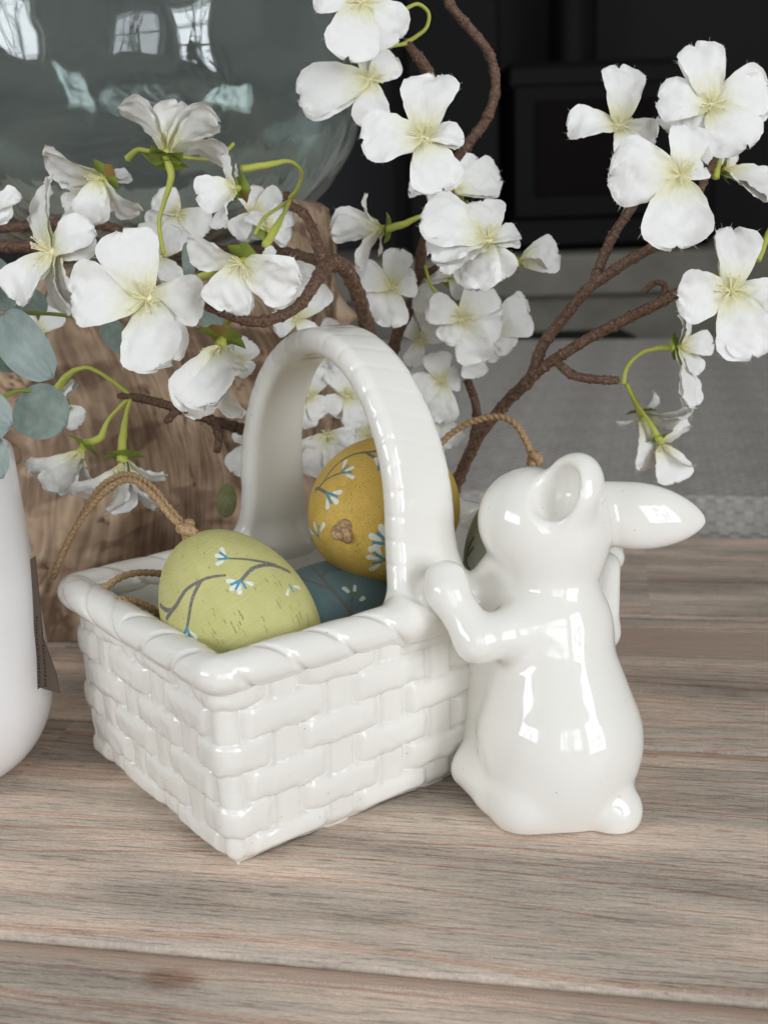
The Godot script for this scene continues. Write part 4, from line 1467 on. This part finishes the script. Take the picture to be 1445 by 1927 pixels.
		[V(-0.0383,0.1954,-0.5653),V(0.1153,0.4594,0.8807),0,[V(-0.0262,0.2106,-0.5694),V(-0.0500,0.1916,-0.5642),V(-0.0310,0.1848,-0.5624),V(-0.0460,0.2047,-0.5719)]],
		[V(-0.1336,0.2545,-0.5658),V(-0.2193,0.0535,0.9742),0,[V(-0.1419,0.2673,-0.5693),V(-0.1227,0.2474,-0.5639),V(-0.1380,0.2383,-0.5614),V(-0.1450,0.2494,-0.5644)]],
		[V(-0.0433,0.2119,-0.5957),V(0.2168,0.2493,0.9439),0,[V(-0.0284,0.2191,-0.5976),V(-0.0400,0.1937,-0.5907),V(-0.0557,0.2033,-0.5933)]],
		[V(-0.1626,0.1929,-0.5646),V(-0.1953,0.5493,0.8124),0,[V(-0.1508,0.2012,-0.5668),V(-0.1739,0.1995,-0.5664),V(-0.1644,0.1794,-0.5609)]],
		[V(-0.1000,0.2276,-0.5533),V(0.3326,0.6210,0.7097),0,[V(-0.0886,0.2368,-0.5558),V(-0.1095,0.2399,-0.5567),V(-0.0931,0.2155,-0.5500)]],
		[V(-0.0495,0.2377,-0.5612),V(0.5600,0.5010,0.6599),1,[V(-0.0392,0.2458,-0.5634),V(-0.0397,0.2326,-0.5598),V(-0.0580,0.2452,-0.5633)]]], 1)
	spray("low twig with drooping white blossoms beside the lime egg's cord", [
		[[V(-0.0569,0.1244,-0.6185),0.00341],[V(-0.0689,0.1338,-0.6003),0.00310],[V(-0.0773,0.1411,-0.5816),0.00279],[V(-0.0883,0.1481,-0.5679),0.00253],[V(-0.0992,0.1549,-0.5573),0.00248],[V(-0.1080,0.1596,-0.5514),0.00226],[V(-0.1157,0.1623,-0.5480),0.00224],[V(-0.1238,0.1636,-0.5462),0.00130]],
		[[V(-0.0838,0.1458,-0.5725),0.00235],[V(-0.0802,0.1390,-0.5654),0.00233],[V(-0.0809,0.1320,-0.5604),0.00193]],
		[[V(-0.0977,0.1551,-0.5563),0.00247],[V(-0.1005,0.1517,-0.5513),0.00208],[V(-0.1028,0.1497,-0.5487),0.00150]]], [
		[[V(-0.1223,0.1348,-0.5332),0.00220],[V(-0.1213,0.1455,-0.5382),0.00195],[V(-0.1199,0.1552,-0.5429),0.00104],[V(-0.1181,0.1616,-0.5467),0.00105]],
		[[V(-0.1415,0.1424,-0.5405),0.00209],[V(-0.1331,0.1445,-0.5410),0.00196],[V(-0.1285,0.1529,-0.5433),0.00092],[V(-0.1196,0.1616,-0.5467),0.00105]],
		[[V(-0.1548,0.1661,-0.5531),0.00198],[V(-0.1477,0.1736,-0.5531),0.00158],[V(-0.1382,0.1767,-0.5519),0.00092],[V(-0.1280,0.1716,-0.5495),0.00092],[V(-0.1187,0.1640,-0.5474),0.00105]]], [
		[V(-0.1206,0.1338,-0.5329),V(0.0683,-0.8882,0.4544),1,[V(-0.1447,0.1207,-0.5294),V(-0.1258,0.1130,-0.5190),V(-0.1063,0.1137,-0.5233),V(-0.1028,0.1239,-0.5364)]],
		[V(-0.1423,0.1388,-0.5395),V(-0.5472,-0.7279,0.4133),1,[V(-0.1663,0.1299,-0.5370),V(-0.1524,0.1207,-0.5283),V(-0.1372,0.1204,-0.5345)]],
		[V(-0.1549,0.1581,-0.5551),V(-0.4042,0.7457,0.5297),1,[V(-0.1456,0.1689,-0.5580),V(-0.1662,0.1634,-0.5565),V(-0.1449,0.1503,-0.5530)]]], 2)
	spray("tall white blossom spray rising behind the basket's handle", [
		[[V(0.0389,0.3487,-0.5967),0.00242],[V(0.0392,0.3377,-0.5937),0.00242],[V(0.0491,0.3257,-0.5935),0.00243],[V(0.0583,0.3135,-0.5933),0.00244],[V(0.0605,0.2989,-0.5914),0.00245],[V(0.0561,0.2845,-0.5916),0.00266],[V(0.0475,0.2743,-0.5930),0.00287],[V(0.0380,0.2593,-0.5982),0.00292],[V(0.0300,0.2417,-0.6038),0.00277],[V(0.0244,0.2233,-0.6092),0.00302],[V(0.0194,0.1986,-0.6180),0.00310],[V(0.0105,0.1789,-0.6230),0.00336],[V(0.0055,0.1570,-0.6377),0.00346],[V(0.0071,0.1278,-0.6505),0.00357],[V(0.0101,0.1051,-0.6547),0.00363]],
		[[V(0.0301,0.2416,-0.6058),0.00258],[V(0.0344,0.2595,-0.6035),0.00275],[V(0.0314,0.2964,-0.5928),0.00284],[V(0.0267,0.3081,-0.5835),0.00315],[V(0.0207,0.3153,-0.5772),0.00237],[V(0.0177,0.3188,-0.5730),0.00163]],
		[[V(0.0173,0.2101,-0.6107),0.00244],[V(0.0251,0.2118,-0.6008),0.00220],[V(0.0315,0.2161,-0.5916),0.00177]]], [
		[[V(0.0046,0.2350,-0.5760),0.00200],[V(0.0145,0.2371,-0.5787),0.00174],[V(0.0225,0.2402,-0.5837),0.00108],[V(0.0359,0.2422,-0.5904),0.00095],[V(0.0467,0.2463,-0.5947),0.00109]],
		[[V(0.0179,0.3183,-0.5729),0.00102],[V(0.0266,0.3237,-0.5722),0.00089],[V(0.0283,0.3305,-0.5731),0.00089],[V(0.0232,0.3344,-0.5720),0.00088],[V(0.0158,0.3310,-0.5691),0.00088]],
		[[V(0.0177,0.3179,-0.5727),0.00102],[V(0.0104,0.3161,-0.5671),0.00076],[V(0.0019,0.3140,-0.5665),0.00076]],
		[[V(0.0440,0.2439,-0.5940),0.00109],[V(0.0434,0.2515,-0.5909),0.00163],[V(0.0467,0.2564,-0.5923),0.00135]],
		[[V(0.0676,0.2185,-0.5716),0.00173],[V(0.0601,0.2237,-0.5730),0.00093],[V(0.0512,0.2361,-0.5867),0.00081],[V(0.0445,0.2434,-0.5939),0.00096]],
		[[V(0.0248,0.2163,-0.5917),0.00083],[V(0.0279,0.2056,-0.5940),0.00083],[V(0.0353,0.1959,-0.5965),0.00112]]], [
		[V(-0.0376,0.1507,-0.6049),V(0.3160,0.2387,0.9182),0,[V(-0.0306,0.1653,-0.6089),V(-0.0290,0.1410,-0.6023),V(-0.0409,0.1347,-0.6005),V(-0.0441,0.1631,-0.6083)]],
		[V(-0.0167,0.1500,-0.6047),V(0.0994,0.2582,0.9610),0,[V(-0.0254,0.1638,-0.6085),V(-0.0061,0.1564,-0.6065),V(-0.0103,0.1345,-0.6005),V(-0.0281,0.1437,-0.6030)]],
		[V(-0.0281,0.1322,-0.5895),V(-0.0111,-0.0555,0.9984),0,[V(-0.0408,0.1221,-0.5867),V(-0.0136,0.1304,-0.5890),V(-0.0203,0.1170,-0.5812),V(-0.0335,0.1112,-0.5838)]],
		[V(-0.0021,0.3327,-0.5509),V(-0.0052,0.1169,0.9931),0,[V(-0.0225,0.3357,-0.5517),V(-0.0094,0.3073,-0.5398),V(0.0142,0.3175,-0.5467),V(0.0113,0.3480,-0.5550),V(-0.0142,0.3523,-0.5562)]],
		[V(0.0007,0.3019,-0.5632),V(0.2012,0.1502,0.9680),0,[V(-0.0322,0.2960,-0.5616),V(0.0120,0.3114,-0.5658),V(0.0012,0.2809,-0.5575),V(-0.0028,0.3189,-0.5720)]],
		[V(0.0222,0.2740,-0.5141),V(0.0000,0.2629,0.9648),0,[V(0.0278,0.2993,-0.5210),V(-0.0036,0.2718,-0.5135),V(0.0292,0.2513,-0.5079),V(0.0390,0.2734,-0.5140)]],
		[V(0.0381,0.2536,-0.5811),V(0.5600,0.5010,0.6599),0,[V(0.0612,0.2546,-0.5814),V(0.0526,0.2647,-0.5842),V(0.0181,0.2536,-0.5811),V(0.0301,0.2445,-0.5786)]],
		[V(0.0036,0.2355,-0.5762),V(-0.9537,0.0650,-0.2935),1,[V(-0.0030,0.2515,-0.5806),V(-0.0209,0.2358,-0.5763),V(-0.0063,0.2166,-0.5710),V(0.0038,0.2252,-0.5837)]],
		[V(0.0078,0.2067,-0.5891),V(0.0000,0.2629,0.9648),0,[V(-0.0119,0.2124,-0.5906),V(0.0132,0.2239,-0.5938),V(0.0203,0.2075,-0.5893),V(0.0073,0.1875,-0.5838),V(-0.0077,0.1957,-0.5861)]],
		[V(0.0517,0.2300,-0.5436),V(-0.0869,0.7334,0.6742),0,[V(0.0208,0.2370,-0.5414),V(0.0255,0.2213,-0.5371),V(0.0495,0.2465,-0.5522),V(0.0663,0.2319,-0.5441),V(0.0461,0.2101,-0.5320),V(0.0594,0.2146,-0.5394)]],
		[V(0.0696,0.2180,-0.5714),V(0.9354,0.2132,0.2822),1,[V(0.0876,0.2208,-0.5722),V(0.0838,0.2265,-0.5779),V(0.0835,0.2145,-0.5663)]],
		[V(0.0419,0.1902,-0.5846),V(0.0462,0.1637,0.9854),0,[V(0.0257,0.1971,-0.5865),V(0.0575,0.2037,-0.5883),V(0.0623,0.1882,-0.5840),V(0.0518,0.1693,-0.5789),V(0.0336,0.1789,-0.5815)]],
		[V(0.0574,0.1818,-0.6030),V(0.4469,0.2200,0.8671),1,[V(0.0783,0.1895,-0.6051),V(0.0694,0.1726,-0.6005)]],
		[V(0.0359,0.1931,-0.6061),V(-0.3160,0.2601,0.9124),0,[V(0.0203,0.2015,-0.6084),V(0.0214,0.1867,-0.6043)]],
		[V(0.0324,0.1564,-0.6065),V(0.0000,0.2629,0.9648),0,[V(0.0301,0.1705,-0.6103),V(0.0177,0.1508,-0.6049),V(0.0419,0.1580,-0.6069),V(0.0322,0.1349,-0.6006)]],
		[V(0.0474,0.1699,-0.5998),V(0.2028,-0.1987,0.9588),0,[V(0.0613,0.1742,-0.6010),V(0.0497,0.1582,-0.5966)]],
		[V(0.0317,0.1372,-0.6116),V(-0.0228,-0.4279,0.9035),0,[V(0.0217,0.1183,-0.6065),V(0.0379,0.1200,-0.6069),V(0.0337,0.1309,-0.6140)]],
		[V(-0.0321,0.1722,-0.6315),V(0.1135,0.3618,0.9253),0,[V(-0.0202,0.1843,-0.6348),V(-0.0435,0.1768,-0.6327),V(-0.0356,0.1571,-0.6274),V(-0.0181,0.1620,-0.6287)]],
		[V(-0.0080,0.1250,-0.6290),V(0.0000,0.2629,0.9648),0,[V(0.0069,0.1315,-0.6308),V(-0.0163,0.1380,-0.6325),V(-0.0186,0.1154,-0.6264),V(0.0018,0.1119,-0.6254)]],
		[V(0.0227,0.1746,-0.6321),V(-0.2168,0.2639,0.9399),0,[V(0.0145,0.1860,-0.6352),V(0.0344,0.1797,-0.6335),V(0.0179,0.1608,-0.6284)]],
		[V(0.0137,0.1495,-0.6460),V(0.1953,-0.0613,0.9788),0,[V(0.0021,0.1585,-0.6485),V(0.0258,0.1548,-0.6475),V(0.0190,0.1321,-0.6413)]],
		[V(0.0385,0.2101,-0.6004),V(0.2461,0.7466,0.6181),1,[V(0.0251,0.2105,-0.6005),V(0.0495,0.2149,-0.6017),V(0.0436,0.1995,-0.5975)]],
		[V(-0.0685,0.1234,-0.6182),V(-0.3326,-0.1752,0.9266),0,[V(-0.0782,0.1335,-0.6209),V(-0.0806,0.1085,-0.6142),V(-0.0633,0.1080,-0.6140)]],
		[V(0.0643,0.1890,-0.6153),V(0.5579,-0.0291,0.8294),0,[V(0.0771,0.1967,-0.6174),V(0.0779,0.1805,-0.6130),V(0.0610,0.1757,-0.6117)]]], 3)
	spray("white blossom spray with forked brown twigs above the rabbit", [
		[[V(0.0237,0.0364,-0.6670),0.00403],[V(0.0366,0.0842,-0.6282),0.00352],[V(0.0435,0.1083,-0.6089),0.00338],[V(0.0519,0.1299,-0.5940),0.00327],[V(0.0646,0.1480,-0.5834),0.00319],[V(0.0752,0.1621,-0.5717),0.00331],[V(0.0793,0.1765,-0.5674),0.00307],[V(0.0880,0.1896,-0.5616),0.00283],[V(0.0981,0.2036,-0.5551),0.00278],[V(0.1102,0.2140,-0.5475),0.00273],[V(0.1217,0.2219,-0.5393),0.00250],[V(0.1296,0.2282,-0.5327),0.00229],[V(0.1406,0.2412,-0.5311),0.00192],[V(0.1481,0.2546,-0.5348),0.00174],[V(0.1537,0.2646,-0.5375),0.00139]],
		[[V(0.1022,0.2078,-0.5531),0.00277],[V(0.1057,0.2182,-0.5538),0.00257],[V(0.1112,0.2300,-0.5540),0.00256],[V(0.1192,0.2422,-0.5521),0.00217],[V(0.1282,0.2555,-0.5505),0.00161]],
		[[V(0.0759,0.1628,-0.5709),0.00291],[V(0.0867,0.1726,-0.5611),0.00285],[V(0.1028,0.1839,-0.5518),0.00279],[V(0.1160,0.1918,-0.5435),0.00274],[V(0.1266,0.1981,-0.5370),0.00270],[V(0.1367,0.2042,-0.5314),0.00266]],
		[[V(0.1249,0.1973,-0.5378),0.00180],[V(0.1299,0.2017,-0.5359),0.00161],[V(0.1308,0.2069,-0.5352),0.00143],[V(0.1261,0.2086,-0.5336),0.00142],[V(0.1207,0.2053,-0.5306),0.00160]],
		[[V(0.0857,0.1709,-0.5627),0.00229],[V(0.0933,0.1638,-0.5618),0.00248],[V(0.1026,0.1612,-0.5632),0.00230],[V(0.1167,0.1595,-0.5658),0.00212]],
		[[V(0.0437,0.1078,-0.6108),0.00276],[V(0.0496,0.1252,-0.6104),0.00252],[V(0.0511,0.1392,-0.6121),0.00252],[V(0.0469,0.1547,-0.6143),0.00230]]], [
		[[V(0.1418,0.1752,-0.5598),0.00186],[V(0.1356,0.1752,-0.5618),0.00134],[V(0.1272,0.1726,-0.5642),0.00094],[V(0.1212,0.1661,-0.5656),0.00095],[V(0.1192,0.1579,-0.5654),0.00135]],
		[[V(0.1313,0.1401,-0.5792),0.00196],[V(0.1264,0.1489,-0.5733),0.00138],[V(0.1212,0.1575,-0.5674),0.00109]],
		[[V(0.1403,0.1269,-0.5756),0.00210],[V(0.1346,0.1365,-0.5731),0.00111],[V(0.1272,0.1468,-0.5697),0.00096],[V(0.1212,0.1575,-0.5674),0.00109]],
		[[V(0.1642,0.2185,-0.5094),0.00155],[V(0.1709,0.2291,-0.5175),0.00144],[V(0.1776,0.2378,-0.5250),0.00085]],
		[[V(0.1581,0.2015,-0.4996),0.00118],[V(0.1684,0.2073,-0.5063),0.00095]],
		[[V(0.1522,0.2533,-0.5365),0.00184],[V(0.1545,0.2636,-0.5403),0.00185],[V(0.1562,0.2684,-0.5385),0.00098]]], [
		[V(0.1112,0.2773,-0.5461),V(-0.0955,0.3591,0.9284),0,[V(0.1121,0.3029,-0.5531),V(0.0880,0.2762,-0.5458),V(0.1154,0.2627,-0.5421),V(0.1274,0.2712,-0.5486)]],
		[V(0.1465,0.2837,-0.5271),V(0.0000,0.2629,0.9648),0,[V(0.1401,0.3089,-0.5340),V(0.1240,0.2871,-0.5281),V(0.1707,0.2900,-0.5288),V(0.1601,0.2648,-0.5178),V(0.1353,0.2737,-0.5286)]],
		[V(0.1267,0.2547,-0.4985),V(-0.1011,0.2167,0.9710),0,[V(0.0981,0.2553,-0.4987),V(0.1322,0.2740,-0.5038),V(0.1235,0.2249,-0.4873),V(0.1383,0.2582,-0.5036)]],
		[V(0.1580,0.2571,-0.5406),V(0.7311,0.6196,0.2856),1,[V(0.1618,0.2645,-0.5426),V(0.1777,0.2433,-0.5369),V(0.1641,0.2490,-0.5322)]],
		[V(0.1491,0.2070,-0.4959),V(-0.0994,0.2649,0.9591),1,[V(0.1514,0.2324,-0.5028),V(0.1262,0.2052,-0.4954),V(0.1563,0.1799,-0.4854),V(0.1683,0.1969,-0.4973)]],
		[V(0.1459,0.1758,-0.5599),V(0.7812,0.1878,0.5954),1,[V(0.1490,0.1898,-0.5637),V(0.1613,0.1770,-0.5603),V(0.1474,0.1471,-0.5521),V(0.1539,0.1625,-0.5563)]],
		[V(0.1323,0.1379,-0.5807),V(0.0751,-0.9274,0.3664),1,[V(0.1262,0.1129,-0.5739),V(0.1569,0.1410,-0.5815),V(0.1190,0.1371,-0.5805),V(0.1389,0.1489,-0.5837)]],
		[V(0.1415,0.1246,-0.5771),V(0.2794,-0.8730,0.3997),1,[V(0.1459,0.1054,-0.5718),V(0.1572,0.1123,-0.5737),V(0.1551,0.1345,-0.5798)]],
		[V(0.1496,0.2681,-0.5643),V(0.1153,0.4594,0.8807),0,[V(0.1354,0.2828,-0.5684),V(0.1630,0.2617,-0.5626),V(0.1455,0.2551,-0.5608)]]], 4)

	# ---------------------------------------------------------------- the blurred room beyond the table
	var wv := weave_images()
	var fab := mat("fabric", Color.WHITE, 0.95, 0.1)
	fab.albedo_texture = tex(wv[0])
	fab.uv1_triplanar = true
	fab.uv1_scale = V(9, 9, 9)
	fab.detail_enabled = true
	fab.detail_blend_mode = BaseMaterial3D.BLEND_MODE_MUL
	fab.detail_albedo = noise_tex(256, 0.02, 5, 44, Color(0.86, 0.86, 0.86), Color(1, 1, 1))
	var so := thing("grey_sofa", "grey woven fabric sofa seat behind the table", "sofa")
	so.rotation.y = -deg_to_rad(13.0)
	so.position = V(0.25, -0.095, -0.93)
	obj("seat_cushion", box(Vector3(3.2, 0.12, 0.16), 0.025), fab, so).position = Vector3(0, -0.035, -0.09)
	obj("seat_cushion", box(Vector3(3.2, 0.14, 1.35), 0.03), fab, so).position = Vector3(0, -0.03, -0.87)
	obj("sofa_base", box(Vector3(3.1, 0.25, 1.4), 0.02), fab, so).position = Vector3(0, -0.24, -0.8)
	var fl := obj("floor", box(Vector3(12, 0.05, 9), 0.002), mat("floor grey", Color(0.42, 0.41, 0.38), 0.6, 0.3))
	fl.position = V(0, -0.50, -2.0)
	fl.set_meta("kind", "structure")
	var wl := obj("wall", box(Vector3(9, 4.0, 0.1), 0.002), mat("dark grey wall", Color(0.25, 0.25, 0.26), 0.8, 0.2))
	wl.position = V(0, 1.5, -4.4)
	wl.set_meta("kind", "structure")
	var blk := mat("stove black", Color(0.045, 0.045, 0.047), 0.55, 0.3)
	var he := thing("stone_hearth", "pale grey stone hearth below the black stove", "hearth")
	var stone := mat("hearth stone", Color.WHITE, 0.8, 0.2)
	stone.albedo_texture = noise_tex(256, 0.02, 4, 33, Color(0.50, 0.49, 0.45), Color(0.60, 0.59, 0.55))
	obj("hearth_slab", box(Vector3(3.4, 0.12, 0.8), 0.01), stone, he).position = V(1.2, 0.0, -3.9)
	obj("hearth_base", box(Vector3(3.3, 0.44, 0.72), 0.01), stone, he).position = V(1.2, -0.28, -3.9)
	var sh := thing("dark_storage_box", "dark box pushed against the hearth front", "box")
	obj("box_body", box(Vector3(0.36, 0.22, 0.2), 0.01), blk, sh).position = V(0.56, -0.27, -3.42)
	var sv := thing("wood_stove", "black wood stove with glass door and flue pipe", "stove")
	obj("stove_body", box(Vector3(0.66, 0.56, 0.4), 0.02), blk, sv).position = V(0.74, 0.345, -3.95)
	var dr := obj("stove_door", box(Vector3(0.50, 0.40, 0.03), 0.01), mat("stove door iron", Color(0.04, 0.04, 0.043), 0.5, 0.25), sv)
	dr.position = V(0.68, 0.36, -3.735)
	var gdoor := obj("door_glass", box(Vector3(0.36, 0.28, 0.01), 0.003), mat("stove door glass", Color(0.07, 0.045, 0.036), 0.45, 0.15), dr)
	gdoor.position = V(0, 0.01, 0.018)
	var fp := obj("flue_pipe", lathe(PackedVector2Array([Vector2(0.075, 0.0), Vector2(0.075, 1.6)]), 32), blk, sv)
	fp.position = V(0.65, 0.62, -3.95)
	var cb := thing("black_cabinet", "tall black cabinet beside the stove, left of its door", "cabinet")
	obj("cabinet_body", box(Vector3(0.28, 1.3, 0.35), 0.01), blk, cb).position = V(0.25, 0.30, -3.85)
	var cp := thing("dark_fire_surround", "dark grey panel surround above and beside the stove", "panel")
	obj("surround_panel", box(Vector3(1.35, 1.9, 0.06), 0.004), mat("surround grey", Color(0.165, 0.16, 0.165), 0.7, 0.3), cp).position = V(0.75, 1.0, -4.3)

func local(o: Node3D, pts: Array) -> Array:
	var inv := o.transform.affine_inverse()
	var r := []
	for p in pts:
		r.append(inv * (p as Vector3))
	return r
